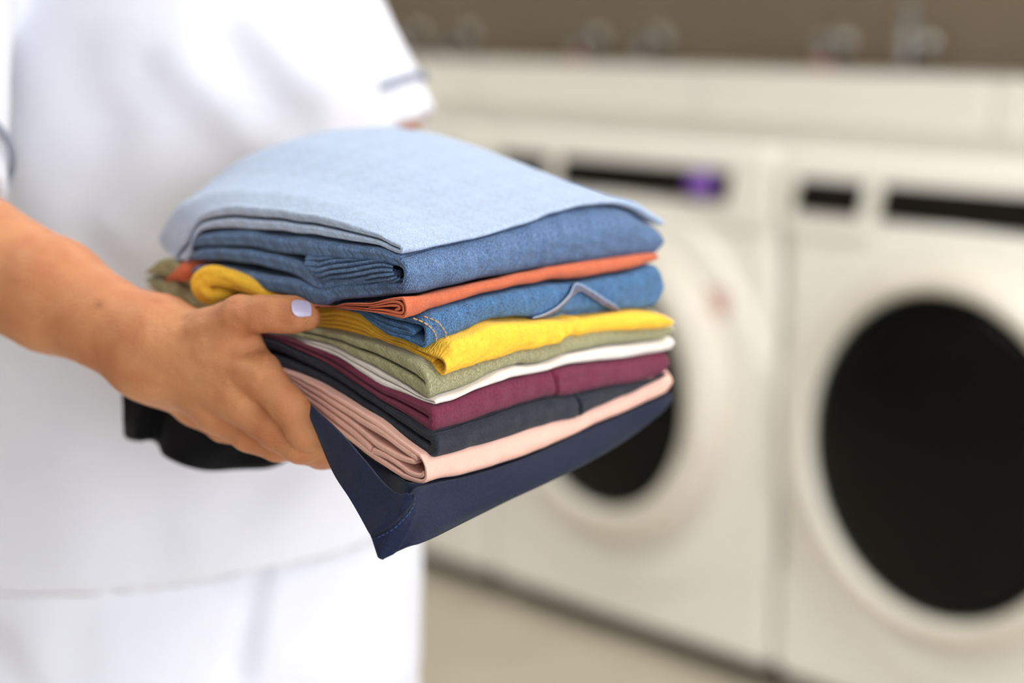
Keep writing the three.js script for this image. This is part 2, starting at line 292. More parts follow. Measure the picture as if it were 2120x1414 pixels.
// a U-shaped fold: upper sheet, round nose, lower sheet
function uFold(L, top, bot, h, nose = 0, square = 2.6, wave = 0) {
  const pts = [], mid = (top + bot) / 2, half = (top - bot) / 2, r = half * h * 1.0, N = 16;
  for (let i = 0; i <= 12; i++) { const v = lerp(L, nose + r, i / 12); pts.push([v, top + wave * Math.sin(v * 90)]); }
  for (let i = 1; i < N; i++) { const a = Math.PI / 2 - Math.PI * i / N, c = Math.cos(a), s = Math.sin(a); pts.push([nose + r - r * Math.pow(Math.abs(c), 2 / square), mid + half * Math.sign(s) * Math.pow(Math.abs(s), 2 / square)]); }
  for (let i = 0; i <= 12; i++) { const v = lerp(nose + r, L, i / 12); pts.push([v, bot + wave * Math.sin(v * 70 + 1)]); }
  return pts;
}
function makeGarment(o) {
  const K = at(...o.corner), U = alongU(K), W = alongV(K);
  const rt = o.rightTop.map(U), rb = o.rightBottom.map(U), lt = o.leftTop.map(W), lb = o.leftBottom.map(W);
  const h0t = (rt[0][1] + lt[0][1]) / 2, h0b = (rb[0][1] + lb[0][1]) / 2;
  rt.unshift([-0.03, h0t]); rb.unshift([-0.03, h0b]); lt.unshift([-0.03, h0t]); lb.unshift([-0.03, h0b]);
  const fix = (a, h) => { a.forEach((p) => { if (p[0] < 0.003 && p[0] > -0.02) p[1] = lerp(h, p[1], clamp(p[0] / 0.003, 0, 1)); }); return curve(a); };
  const RT = fix(rt, h0t), RB = fix(rb, h0b), LT = fix(lt, h0t), LB = fix(lb, h0b);
  const add = o.add || (() => 0), fade = o.fade || (() => 1);
  const top = (u, v) => RT(u) + (LT(v) - h0t) * fade(u, v) + add(u, v);
  const addB = o.addBottom || add;
  const bot = (u, v) => Math.min(RB(u) + (LB(v) - h0b) * (o.flatBottom ? 1 : fade(u, v)) + addB(u, v), top(u, v) - 0.001);
  const Umax = Math.max(...rb.map((p) => p[0]), ...rt.map((p) => p[0])), hRef = o.hRef || Math.max(0.006, (RT(0.02) - RB(0.02)));
  const L = Math.max(...lt.map((p) => p[0]), ...lb.map((p) => p[0]));
  const sheets = o.sheets(L, hRef), nu = o.nu || 110, pos = [], idx = [], uv = [], wob = o.wobble ?? 0.0012, seed = o.seed || 0;
  const shift = o.shift || (() => 0);
  const reach = o.reach || (() => 1);
  const place = (u, v, s) => {
    const t = top(u, v), b = bot(u, v), near = Math.exp(-v / 0.03);
    const w = b + s * (t - b);
    const dv = near * (wob * fbm(u * 38 + seed, w * 60, seed * 3.1) + wob * 0.5 * noise(u * 120, w * 200 + seed, 1)) + (v < 0.04 ? shift(u, w, s) * near : 0);
    const du = Math.exp(-u / 0.02) * wob * 0.9 * fbm(v * 45 + seed * 2, w * 90, 5);
    return K.clone().addScaledVector(UH, u + du).addScaledVector(VH, v * reach(u) + dv).setY(w + wob * 0.35 * noise(u * 60 + seed, v * 60, 9));
  };
  for (const sh of sheets) {
    const c = spline(sh.path, sh.n || 150).map(([v, s]) => [v, s * hRef]), n = c.length, t0 = sh.t * hRef;
    const nor = c.map((p, i) => { const a = c[Math.max(0, i - 1)], b = c[Math.min(n - 1, i + 1)], dx = b[0] - a[0], dy = b[1] - a[1], l = Math.hypot(dx, dy) || 1; return [-dy / l, dx / l]; });
    const arc = [0]; for (let i = 1; i < n; i++) arc.push(arc[i - 1] + Math.hypot(c[i][0] - c[i - 1][0], c[i][1] - c[i - 1][1]));
    const outline = (k) => { // closed ring of 2n points
      const ring = [];
      const th = (i) => t0 / 2 * k * Math.sqrt(Math.max(0.05, 1 - Math.pow(Math.max(0, 1 - Math.min(i, n - 1 - i) / 3), 2)));
      for (let i = 0; i < n; i++) ring.push([c[i][0] + nor[i][0] * th(i), c[i][1] + nor[i][1] * th(i), arc[i]]);
      for (let i = n - 1; i >= 0; i--) ring.push([c[i][0] - nor[i][0] * th(i), c[i][1] - nor[i][1] * th(i), arc[i] + 0.004]);
      return ring;
    };
    const u0 = sh.u0 || 0, u1 = sh.u1 ?? Umax, r = Math.min(t0 / 2, 0.004), rEnd = o.rEnd || 0.006, st = [];
    for (let i = 0; i <= 5; i++) { const a = i / 5 * Math.PI / 2; st.push([u0 + r * (1 - Math.cos(a)), 0.25 + 0.75 * Math.sin(a)]); }
    for (let i = 1; i < nu; i++) st.push([lerp(u0 + r, u1 - rEnd, i / nu), 1]);
    for (let i = 0; i <= 6; i++) { const a = i / 6 * Math.PI / 2; st.push([u1 - rEnd * (1 - Math.sin(a)), Math.max(0.12, Math.pow(1 - Math.pow(Math.sin(a), 2.8), 1 / 2.8))]); }
    const base = pos.length / 3, m = 2 * n;
    for (const [u, k] of st) {
      const endK = u > u1 - rEnd ? k : 1, ring = outline(u > u1 - rEnd ? 1 : k);
      for (const [v, y, a] of ring) {
        const s = 0.5 + (y / hRef - 0.5) * lerp(endK, 1, 0.15);
        const p = place(u, v, s);
        pos.push(p.x, p.y, p.z); uv.push(a, u);
      }
    }
    for (let j = 0; j < st.length - 1; j++) for (let i = 0; i < m; i++) {
      const a = base + j * m + i, b = base + j * m + (i + 1) % m, d = a + m, e = b + m;
      idx.push(a, b, d, b, e, d);
    }
    for (let i = 0; i < n - 1; i++) { // ends
      const a = base + i, b = base + i + 1, d = base + m - 1 - i, e = base + m - 2 - i, q = (st.length - 1) * m;
      idx.push(a, d, b, b, d, e, q + a, q + b, q + d, q + b, q + e, q + d);
    }
  }
  const t = thing(o.name, o.label, o.category, K);
  for (let i = 0; i < pos.length; i += 3) { pos[i] -= K.x; pos[i + 1] -= K.y; pos[i + 2] -= K.z; }
  part(o.partName || 'folded_cloth', meshFrom(pos, idx, uv), o.material, t);
  t.userData.group = undefined; delete t.userData.group;
  return { t, K, U, W, top, bot, place, Umax, L, hRef,
    // a spot on the fold's face seen at px, py, lifted off by `off`
    face(px, py, off = 0) { const [u, w] = U([px, py]); const tt = top(u, 0), b = bot(u, 0), s = clamp((w - b) / (tt - b), 0, 1); const q = o.square || 2.6, r = hRef / 2, y = Math.min(1, Math.abs(2 * s - 1)); const bulge = r * (1 - Math.pow(1 - Math.pow(y, q), 1 / q)); return K.clone().addScaledVector(UH, u).addScaledVector(VH, bulge * 0.9 - off).setY(w).sub(K); },
  };
}
const U2 = (top, bot, t, extra = {}) => (L, h) => [{ path: uFold(L, top, bot, h, t * h / 2, extra.square, extra.wave), t }];
const stitch = (p, dir, up, w, l, h) => { // one thread stitch lying on a face
  const z = new THREE.Vector3().crossVectors(dir, up).normalize(), g = new THREE.CapsuleGeometry(w / 2, l, 2, 6);
  g.rotateZ(-Math.PI / 2); g.applyMatrix4(new THREE.Matrix4().makeBasis(dir.clone().normalize(), up.clone().normalize(), z)); g.translate(p.x, p.y, p.z); return g;
};
function stitches(points, every, w, l) { // along a polyline of Vector3
  const c = new THREE.CatmullRomCurve3(points), len = c.getLength(), n = Math.max(1, Math.floor(len / every)), out = [];
  for (let i = 0; i < n; i++) { const k = (i + 0.5) / n, p = c.getPointAt(k), d = c.getTangentAt(k); const up = Math.abs(d.y) > 0.9 ? NU : V(0, 1, 0); const u2 = new THREE.Vector3().crossVectors(new THREE.Vector3().crossVectors(d, up), d).normalize(); out.push(stitch(p, d, u2, w, l, 0)); }
  return merged(out);
}
function ribbon(a, b, th, ins) { // a strip between two polylines, with thickness along ins
  const n = a.length, pos = [], idx = [], uv = [];
  for (let i = 0; i < n; i++) for (const [p, o] of [[a[i], 0], [b[i], 0], [b[i], th], [a[i], th]]) { pos.push(p.x + ins.x * o, p.y + ins.y * o, p.z + ins.z * o); uv.push(i * 0.002, o ? 0.003 : 0); }
  for (let i = 0; i < n - 1; i++) for (let k = 0; k < 4; k++) { const q = i * 4 + k, r = i * 4 + (k + 1) % 4; idx.push(q, r, q + 4, r, r + 4, q + 4); }
  idx.push(0, 2, 1, 0, 3, 2, n * 4 - 4, n * 4 - 3, n * 4 - 2, n * 4 - 4, n * 4 - 2, n * 4 - 1);
  return meshFrom(pos, idx, uv);
}

// edges traced where neighbours touch; each is shared by the garment above and the one below
const E = {
  lbTopR: [[836, 512], [905, 499], [978, 484], [1035, 467], [1092, 450], [1154, 428], [1205, 416], [1245, 411], [1273, 409], [1315, 416], [1352, 438], [1376, 452]],
  lbKnR: [[836, 527], [905, 513], [978, 498], [1035, 481], [1092, 464], [1154, 442], [1205, 430], [1245, 425], [1273, 425], [1315, 435], [1352, 458], [1376, 470]],
  knOrR: [[838, 611], [891, 609], [947, 595], [1018, 578], [1103, 560], [1188, 544], [1273, 533], [1329, 525], [1364, 521]],
  orJeR: [[843, 663], [862, 659], [905, 642], [961, 622], [1046, 600], [1131, 585], [1216, 577], [1301, 562], [1366, 540]],
  jeYeR: [[878, 730], [902, 716], [947, 696], [990, 679], [1029, 661], [1075, 659], [1117, 659], [1196, 651], [1287, 645], [1344, 642], [1376, 634]],
  yeOlR: [[919, 777], [942, 772], [978, 761], [1018, 748], [1055, 738], [1089, 727], [1126, 721], [1157, 713], [1170, 702], [1216, 698], [1273, 689], [1329, 684], [1375, 679], [1393, 675]],
  olWhR: [[902, 826], [916, 820], [961, 806], [1004, 786], [1041, 767], [1075, 758], [1103, 757], [1131, 752], [1174, 735], [1216, 727], [1273, 716], [1329, 709], [1372, 704], [1396, 692]],
  whMaR: [[906, 839], [933, 832], [967, 818], [1018, 798], [1075, 782], [1131, 771], [1174, 758], [1230, 751], [1301, 741], [1358, 731], [1385, 726]],
  maChR: [[895, 894], [933, 886], [990, 869], [1046, 849], [1103, 832], [1140, 823], [1188, 818], [1245, 803], [1301, 794], [1358, 784], [1382, 772]],
  chPiR: [[903, 952], [947, 939], [1004, 924], [1061, 907], [1117, 888], [1160, 876], [1196, 868], [1222, 852], [1259, 835], [1315, 810], [1358, 789], [1384, 772]],
  piNaR: [[883, 1000], [911, 996], [968, 985], [1025, 969], [1075, 953], [1131, 931], [1188, 904], [1245, 877], [1301, 853], [1358, 829], [1392, 812]],
  lbTopL: [[834, 500], [778, 478], [665, 444], [580, 430], [495, 421], [438, 430], [398, 452], [379, 484], [367, 520], [362, 535]],
  lbKnL: [[829, 527], [778, 506], [665, 489], [580, 479], [495, 473], [438, 474], [412, 482], [400, 500], [394, 528], [390, 545]],
  knOrL: [[834, 612], [806, 615], [735, 621], [693, 625], [662, 640], [640, 634], [620, 622], [560, 606], [480, 590], [396, 574]],
  orJeL: [[840, 663], [806, 656], [764, 646], [721, 641], [693, 637], [640, 636]],
  orEnd: [[837, 613], [806, 616], [764, 626], [707, 628], [687, 634], [640, 630]],
  jeYeL: [[877, 730], [854, 718], [837, 709], [806, 699], [778, 682], [758, 665], [744, 651], [700, 640], [640, 630]],
  yeTopL: [[880, 732], [837, 709], [806, 699], [778, 682], [744, 656], [700, 646], [650, 651], [590, 630], [565, 612], [530, 586], [490, 566], [430, 550], [408, 566]],
  yeOlL: [[905, 777], [891, 761], [862, 741], [834, 727], [792, 710], [749, 696], [707, 685], [665, 680], [642, 676], [565, 644], [480, 628], [430, 624], [402, 598]],
  olWhL: [[888, 825], [871, 818], [834, 795], [778, 761], [735, 741], [679, 713], [636, 702], [594, 693], [500, 664], [430, 646], [350, 624], [312, 600], [300, 580]],
  olTopL: [[900, 777], [862, 743], [834, 729], [792, 712], [749, 698], [707, 687], [665, 682], [642, 677], [565, 640], [480, 608], [400, 560], [345, 530], [318, 534], [303, 556]],
  whMaL: [[898, 838], [862, 825], [834, 815], [792, 801], [749, 775], [693, 738], [636, 714], [588, 698], [500, 680], [420, 662], [335, 648]],
  maChL: [[891, 893], [862, 874], [834, 857], [778, 823], [721, 784], [665, 747], [608, 721], [560, 700], [480, 690], [400, 680]],
  chPiL: [[903, 951], [869, 931], [826, 900], [775, 860], [749, 846], [693, 810], [636, 781], [594, 765], [560, 757], [480, 740], [420, 735]],
  piNaL: [[855, 1000], [843, 997], [798, 970], [742, 931], [685, 885], [657, 863], [628, 835], [608, 812], [570, 790], [500, 775]],
};
const shade = (u) => 1 - 0.85 * sm((u - 0.01) / 0.075), reachOut = (u) => 1 + 0.25 * sm(u / 0.03) * (1 - 0.75 * sm((u - 0.03) / 0.08));
const dome = (u, v) => 0.036 * sm(v / 0.25) * sm((u - 0.004) / 0.11) + 0.006 * Math.sin(Math.min(1, v / 0.2) * Math.PI) * sm(u / 0.03) * sm((0.24 - u) / 0.05);

const lightBlue = makeGarment({ name: 'folded_shirt', label: 'light blue heather shirt lying on top of the folded clothes', category: 'shirt', material: M.lightBlue, corner: [835, 522, 1.06], seed: 1,
  rightTop: E.lbTopR, rightBottom: E.lbKnR, leftTop: E.lbTopL, leftBottom: E.lbKnL, fade: (u) => shade(u), reach: reachOut, add: dome, hRef: 0.008, rEnd: 0.004, wobble: 0.001, nu: 150,
  sheets: (L, h) => [{ path: uFold(L, 0.73, 0.2, h, 0.0016, 2), t: 0.4, n: 220 }] });
const knit = makeGarment({ name: 'folded_sweater', label: 'dusty blue knit sweater with ribbed cuff, under the light blue shirt', category: 'sweater', material: M.knit, corner: [844, 570, 1.058], seed: 2,
  rightTop: E.lbKnR, rightBottom: E.knOrR.map(([x, y]) => [x, y + 10 * sm((x - 1000) / 250)]), leftTop: E.lbKnL.slice(0, 6).concat([[410, 480], [394, 500]]), leftBottom: E.knOrL, fade: (u) => shade(u), reach: (u) => 1 + (reachOut(u) - 1) * 0.6, add: (u, v) => dome(u, v) * 0.9, addBottom: () => 0, flatBottom: true, hRef: 0.021, rEnd: 0.007, wobble: 0.0018, square: 2.3,
  sheets: (L, h) => [
    { path: uFold(L, 0.8, 0.16, h, 0.003, 2.3, 0.015), t: 0.26 },
    { path: [[L, 0.5], [L * 0.75, 0.52], [L * 0.55, 0.5], [L * 0.42, 0.42], [0.07, 0.36], [0.05, 0.36], [0.03, 0.4], [0.014, 0.43]], t: 0.24 },
  ] });
{ // the ribbed cuff tucked between the layers: ridges and grooves along its length
  const pos = [], idx = [], uv = [], nu = 60, nw = 300;
  for (let i = 0; i <= nu; i++) for (let j = 0; j <= nw; j++) {
    const a = i / nu, v = lerp(0.011, 0.09, a), ang = j / nw * TAU, half = lerp(0.25, 0.22, a) * (1 - 0.25 * Math.pow(a, 6)), ctr = lerp(0.5, 0.56, a) - 0.06 * Math.sin(a * 3);
    const rib = 1.08 - 0.3 * Math.pow(0.5 + 0.5 * Math.sin(ang * 16 + 20 * a), 3) * (1 - 0.7 * sm((a - 0.7) / 0.3));
    const s = ctr + half * Math.sin(ang) * rib * (a < 0.06 ? 0.7 + 5 * a : 1), u = 0.007 - Math.cos(ang) * 0.0105 * rib * (a < 0.06 ? 0.75 + 4.2 * a : 1);
    const vv = v + 0.004 * Math.sin(ang) ;
    const t = knit.top(0, vv), b = knit.bot(0, vv), p = knit.K.clone().addScaledVector(UH, u).addScaledVector(VH, vv).setY(b + s * (t - b) + 0.001).sub(knit.K);
    pos.push(p.x, p.y, p.z); uv.push(v, ang * 0.004);
  }
  for (let i = 0; i < nu; i++) for (let j = 0; j < nw; j++) { const a = i * (nw + 1) + j, b = a + nw + 1; idx.push(a, a + 1, b, a + 1, b + 1, b); }
  part('ribbed_cuff', meshFrom(pos, idx, uv), M.knit, knit.t);
}
const orange = makeGarment({ name: 'folded_shirt', label: 'burnt orange shirt with rolled corner, between blue sweater and jeans', category: 'shirt', material: M.orange, corner: [842, 640, 1.055], seed: 3,
  rightTop: E.knOrR, rightBottom: E.orJeR, leftTop: E.orEnd, leftBottom: E.orJeL, hRef: 0.0125, rEnd: 0.005, wobble: 0.0014,
  shift: (u, w) => 0.0012 * Math.exp(-Math.pow((u - 0.022) / 0.006, 2)) + 0.0006 * Math.sin(u * 300) * Math.exp(-u / 0.03),
  sheets: (L, h) => [
    { path: uFold(L, 0.88, 0.1, h, 0.001, 2.2), t: 0.14 },
    { path: [[L * 0.9, 0.62], [0.03, 0.7], [0.012, 0.74], [0.005, 0.64], [0.0038, 0.45], [0.005, 0.28], [0.012, 0.24], [0.03, 0.32], [L * 0.9, 0.4]], t: 0.13 },
    { path: [[0.035, 0.52], [0.02, 0.55], [0.0095, 0.56], [0.0075, 0.45], [0.011, 0.36]], t: 0.13 },
  ] });
{ // the shirt's sleeve tip that peeps out at the far left
  const c = new THREE.CatmullRomCurve3([[343, 581, 1.246], [372, 570, 1.242], [402, 557, 1.238], [440, 548, 1.24], [480, 545, 1.25]].map((p) => at(...p)));
  const g = new THREE.TubeGeometry(c, 40, 1, 28), p = g.attributes.position, uvv = [];
  for (let i = 0; i <= 40; i++) { const o = c.getPointAt(i / 40), a = i / 40, r = 0.0012 + 0.0075 * Math.pow(sm(a / 0.5), 0.8); for (let j = 0; j <= 28; j++) { const k = i * 29 + j, q = V(p.getX(k), p.getY(k), p.getZ(k)).sub(o), th = j / 28 * TAU; q.multiplyScalar(r * (1 + 0.12 * Math.sin(th * 2 + a * 5))); o.clone().add(q).sub(orange.K).toArray(p.array, k * 3); uvv.push(a * 0.04, th * 0.008); } }
  g.setAttribute('uv', new THREE.Float32BufferAttribute(uvv, 2)); g.computeVertexNormals();
  part('sleeve_end', g, M.orange, orange.t);
}
const jeans = makeGarment({ name: 'folded_jeans', label: 'blue denim jeans with a stitched back pocket, above the yellow blouse', category: 'jeans', material: M.denim, corner: [884, 690, 1.062], seed: 4,
  rightTop: E.orJeR, rightBottom: E.jeYeR, leftTop: E.orJeL.slice(0, 6).map(([x, y]) => [x + 30, y + 3]), leftBottom: E.jeYeL, hRef: 0.017, rEnd: 0.008, wobble: 0.0016, square: 3,
  shift: (u, w) => 0.001 * Math.exp(-Math.pow((u - 0.012) / 0.0025, 2)),
  sheets: (L, h) => [
    { path: uFold(L, 0.86, 0.14, h, 0.002, 3), t: 0.2 },
    { path: [[L * 0.9, 0.6], [0.03, 0.58], [0.014, 0.5], [0.018, 0.36], [0.04, 0.36], [L * 0.9, 0.4]], t: 0.18 },
  ] });
{ // pocket patch with a pale turned edge, and seam stitches
  const edge = [[1106, 659], [1125, 650], [1150, 634], [1174, 610], [1195, 588], [1218, 600], [1246, 618], [1272, 634], [1296, 648]];
  const inner = [[1128, 658], [1142, 648], [1162, 630], [1181, 611], [1196, 603], [1214, 612], [1239, 628], [1262, 640], [1280, 649]];
  const P = (a, o) => a.map(([x, y]) => jeans.face(x, y, o));
  const dense = (pts) => new THREE.CatmullRomCurve3(pts).getSpacedPoints(40);
  const ins = VH.clone();
  const base = [[1108, 662], [1128, 661], [1150, 660], [1174, 656], [1196, 655], [1220, 652], [1246, 650], [1270, 649], [1294, 649]];
  const pocket = part('back_pocket', ribbon(dense(P(edge, 0.0012)), dense(P(base, 0.0012)), 0.0018, ins), M.denim, jeans.t);
  part('pocket_hem', ribbon(dense(P(edge, 0.0024)), dense(P(inner, 0.0022)), 0.0016, ins), M.denimPale, pocket);
  const ln = (k) => edge.map((e, i) => [lerp(e[0], inner[i][0], k), lerp(e[1], inner[i][1], k)]);
  part('pocket_edge', new THREE.TubeGeometry(new THREE.CatmullRomCurve3(dense(P(edge, 0.0024))), 80, 0.00035, 8), M.edgeThread, pocket);
  const st = part('stitching', merged([stitches(P(ln(0.35), 0.0028), 0.0024, 0.00045, 0.0011), stitches(P(ln(0.8), 0.0026), 0.0024, 0.00045, 0.0011)]), M.thread, pocket); st.userData.kind = 'stuff';
  const s2 = part('seam_stitching', merged([
    stitches(P([[868, 661], [880, 669], [890, 680], [898, 694], [902, 708]], 0.0018), 0.003, 0.0009, 0.0017),
    stitches(P([[890, 657], [902, 666], [912, 678], [919, 690], [922, 702]], 0.0018), 0.003, 0.0009, 0.0017)]), M.thread, jeans.t); s2.userData.kind = 'stuff'; s2.userData.label = 'tan seam stitching';
}
const yellow = makeGarment({ name: 'folded_blouse', label: 'crinkled yellow blouse under the jeans, its end curled behind the thumb', category: 'blouse', material: M.yellow, corner: [925, 765, 1.06], seed: 5,
  rightTop: [[919, 722]].concat(E.jeYeR.slice(2, 7), [[1150, 656], [1185, 655], [1200, 650], [1206, 646], [1214, 653], [1240, 650], [1287, 643], [1330, 638], [1372, 640], [1394, 648]]),
  rightBottom: E.yeOlR, leftTop: E.yeTopL, leftBottom: E.yeOlL, hRef: 0.014, rEnd: 0.007, wobble: 0.0016, square: 2.2, nu: 170,
  shift: (u, w) => { const line = 0.1065 + (w - 1.087) * 1.38; const d = u - line; return 0.0045 * sm(d / 0.002) * (1 - sm((d - 0.03) / 0.05)) - 0.0035 * Math.exp(-Math.pow((d + 0.006) / 0.005, 2)) + 0.0005 * Math.sin(u * 900 + 40 * w) * (1 - sm((u - 0.11) / 0.03)); },
  sheets: (L, h) => [
    { path: uFold(L, 0.85, 0.12, h, 0.0015, 2.2), t: 0.2 },
    { path: [[L * 0.95, 0.62], [0.09, 0.58], [0.03, 0.52], [0.018, 0.5], [0.014, 0.38], [0.02, 0.34], [0.05, 0.36], [L * 0.95, 0.36]], t: 0.16 },
  ] });
{ // the rolled end of the blouse that shows behind the thumb
  const c = new THREE.CatmullRomCurve3([[596, 630, 1.166], [560, 608, 1.17], [520, 589, 1.176], [475, 573, 1.182], [437, 570, 1.186], [418, 588, 1.19], [430, 608, 1.19], [456, 604, 1.194], [476, 592, 1.205]].map((p) => at(...p)));
  const g = new THREE.TubeGeometry(c, 70, 1, 44), p = g.attributes.position, fr = c.computeFrenetFrames(70, false), uvv = [];
  for (let i = 0; i <= 70; i++) { const o = c.getPointAt(i / 70), a = i / 70, r = 0.0042 + 0.0016 * sm(a / 0.5); for (let j = 0; j <= 44; j++) { const k = i * 45 + j, q = V(p.getX(k), p.getY(k), p.getZ(k)).sub(o), th = j / 44 * TAU; const rr = r * (1 + 0.18 * Math.sin(th * 3 + a * 7) * a + 0.1 * noise(a * 9, Math.cos(th) * 2, Math.sin(th) * 2)) * (1 + 0.25 * Math.sin(th + 1)) * (a > 0.9 ? Math.sqrt(Math.max(0.02, 1 - Math.pow((a - 0.9) / 0.1, 2))) : 1); q.multiplyScalar(rr); o.clone().add(q).sub(yellow.K).toArray(p.array, k * 3); uvv.push(a * 0.06, th * 0.01); } }
  g.setAttribute('uv', new THREE.Float32BufferAttribute(uvv, 2)); g.computeVertexNormals();
  part('rolled_end', g, M.yellow, yellow.t);
}
const olive = makeGarment({ name: 'folded_shirt', label: 'olive green shirt directly beneath the yellow blouse', category: 'shirt', material: M.olive, corner: [892, 815, 1.058], seed: 6,
  rightTop: E.yeOlR.slice(0, 8).concat([[1200, 706], [1273, 690], [1329, 683], [1372, 677], [1396, 674]]), rightBottom: E.olWhR, leftTop: E.olTopL, leftBottom: E.olWhL, hRef: 0.0115, rEnd: 0.006, wobble: 0.0012,
  sheets: (L, h) => [{ path: uFold(L, 0.74, 0.22, h, 0.0026, 2.4), t: 0.44 }] });
const cream = makeGarment({ name: 'folded_shirt', label: 'thin cream white shirt between the olive and the maroon ones', category: 'shirt', material: M.cream, corner: [905, 834, 1.057], seed: 7,
  rightTop: E.olWhR, rightBottom: E.whMaR, leftTop: E.olWhL, leftBottom: E.whMaL, hRef: 0.0065, rEnd: 0.005, wobble: 0.0011,
  sheets: (L, h) => [{ path: uFold(L, 0.72, 0.24, h, 0.0014, 2), t: 0.4 }] });
const seamStep = (u0, lean, d) => (u, w) => { const x = u - u0 - lean * (w - 1.06); return -d * sm(x / 0.0015) * (1 - sm((x - 0.06) / 0.05)) + d * 1.6 * Math.exp(-Math.pow(x / 0.0013, 2)); };
const maroon = makeGarment({ name: 'folded_trousers', label: 'maroon trousers with a side seam, below the cream shirt', category: 'trousers', material: M.maroon, corner: [899, 870, 1.056], seed: 8,
  rightTop: E.whMaR, rightBottom: E.maChR, leftTop: E.whMaL, leftBottom: E.maChL, hRef: 0.013, rEnd: 0.003, wobble: 0.0011, square: 3.4, nu: 220,
  shift: (u, w) => seamStep(0.112, -0.25, 0.0012)(u, w),
  sheets: (L, h) => [{ path: uFold(L, 0.73, 0.2, h, 0.003, 3.4), t: 0.46 }] });
const charcoal = makeGarment({ name: 'folded_trousers', label: 'charcoal trousers beneath the maroon pair, a black end hanging behind the wrist', category: 'trousers', material: M.charcoal, corner: [904, 935, 1.055], seed: 9,
  rightTop: E.maChR, rightBottom: E.chPiR, leftTop: E.maChL, leftBottom: E.chPiL, hRef: 0.0145, rEnd: 0.004, wobble: 0.0011, square: 3.2, nu: 220,
  shift: (u, w) => seamStep(0.13, -0.2, 0.0012)(u, w),
  sheets: (L, h) => [{ path: uFold(L, 0.74, 0.18, h, 0.003, 3.2, 0.02), t: 0.42 }] });
const pink = makeGarment({ name: 'folded_blouse', label: 'pale pink blouse with many thin layers, second garment from the bottom', category: 'blouse', material: M.pink, corner: [885, 985, 1.054], seed: 10,
  rightTop: E.chPiR, rightBottom: E.piNaR, leftTop: E.chPiL, leftBottom: E.piNaL, hRef: 0.0155, rEnd: 0.006, wobble: 0.001, square: 2.3,
  sheets: (L, h) => [
    { path: uFold(L, 0.9, 0.09, h, 0.001, 2.3), t: 0.14 },
    { path: [[L, 0.71], [0.12, 0.71], [0.08, 0.72], [0.055, 0.73], [0.036, 0.76], [0.02, 0.77], [0.009, 0.74]], t: 0.18 },
    { path: [[L, 0.49], [0.12, 0.5], [0.08, 0.52], [0.06, 0.47], [0.045, 0.41], [0.032, 0.45], [0.02, 0.53], [0.011, 0.6]], t: 0.15 },
    { path: [[L, 0.28], [0.12, 0.3], [0.08, 0.31], [0.06, 0.25], [0.05, 0.19]], t: 0.19 },
    { path: [[0.049, 0.2], [0.037, 0.28], [0.025, 0.3], [0.013, 0.23], [0.006, 0.28], [0.0036, 0.4]], t: 0.14 },
  ] });

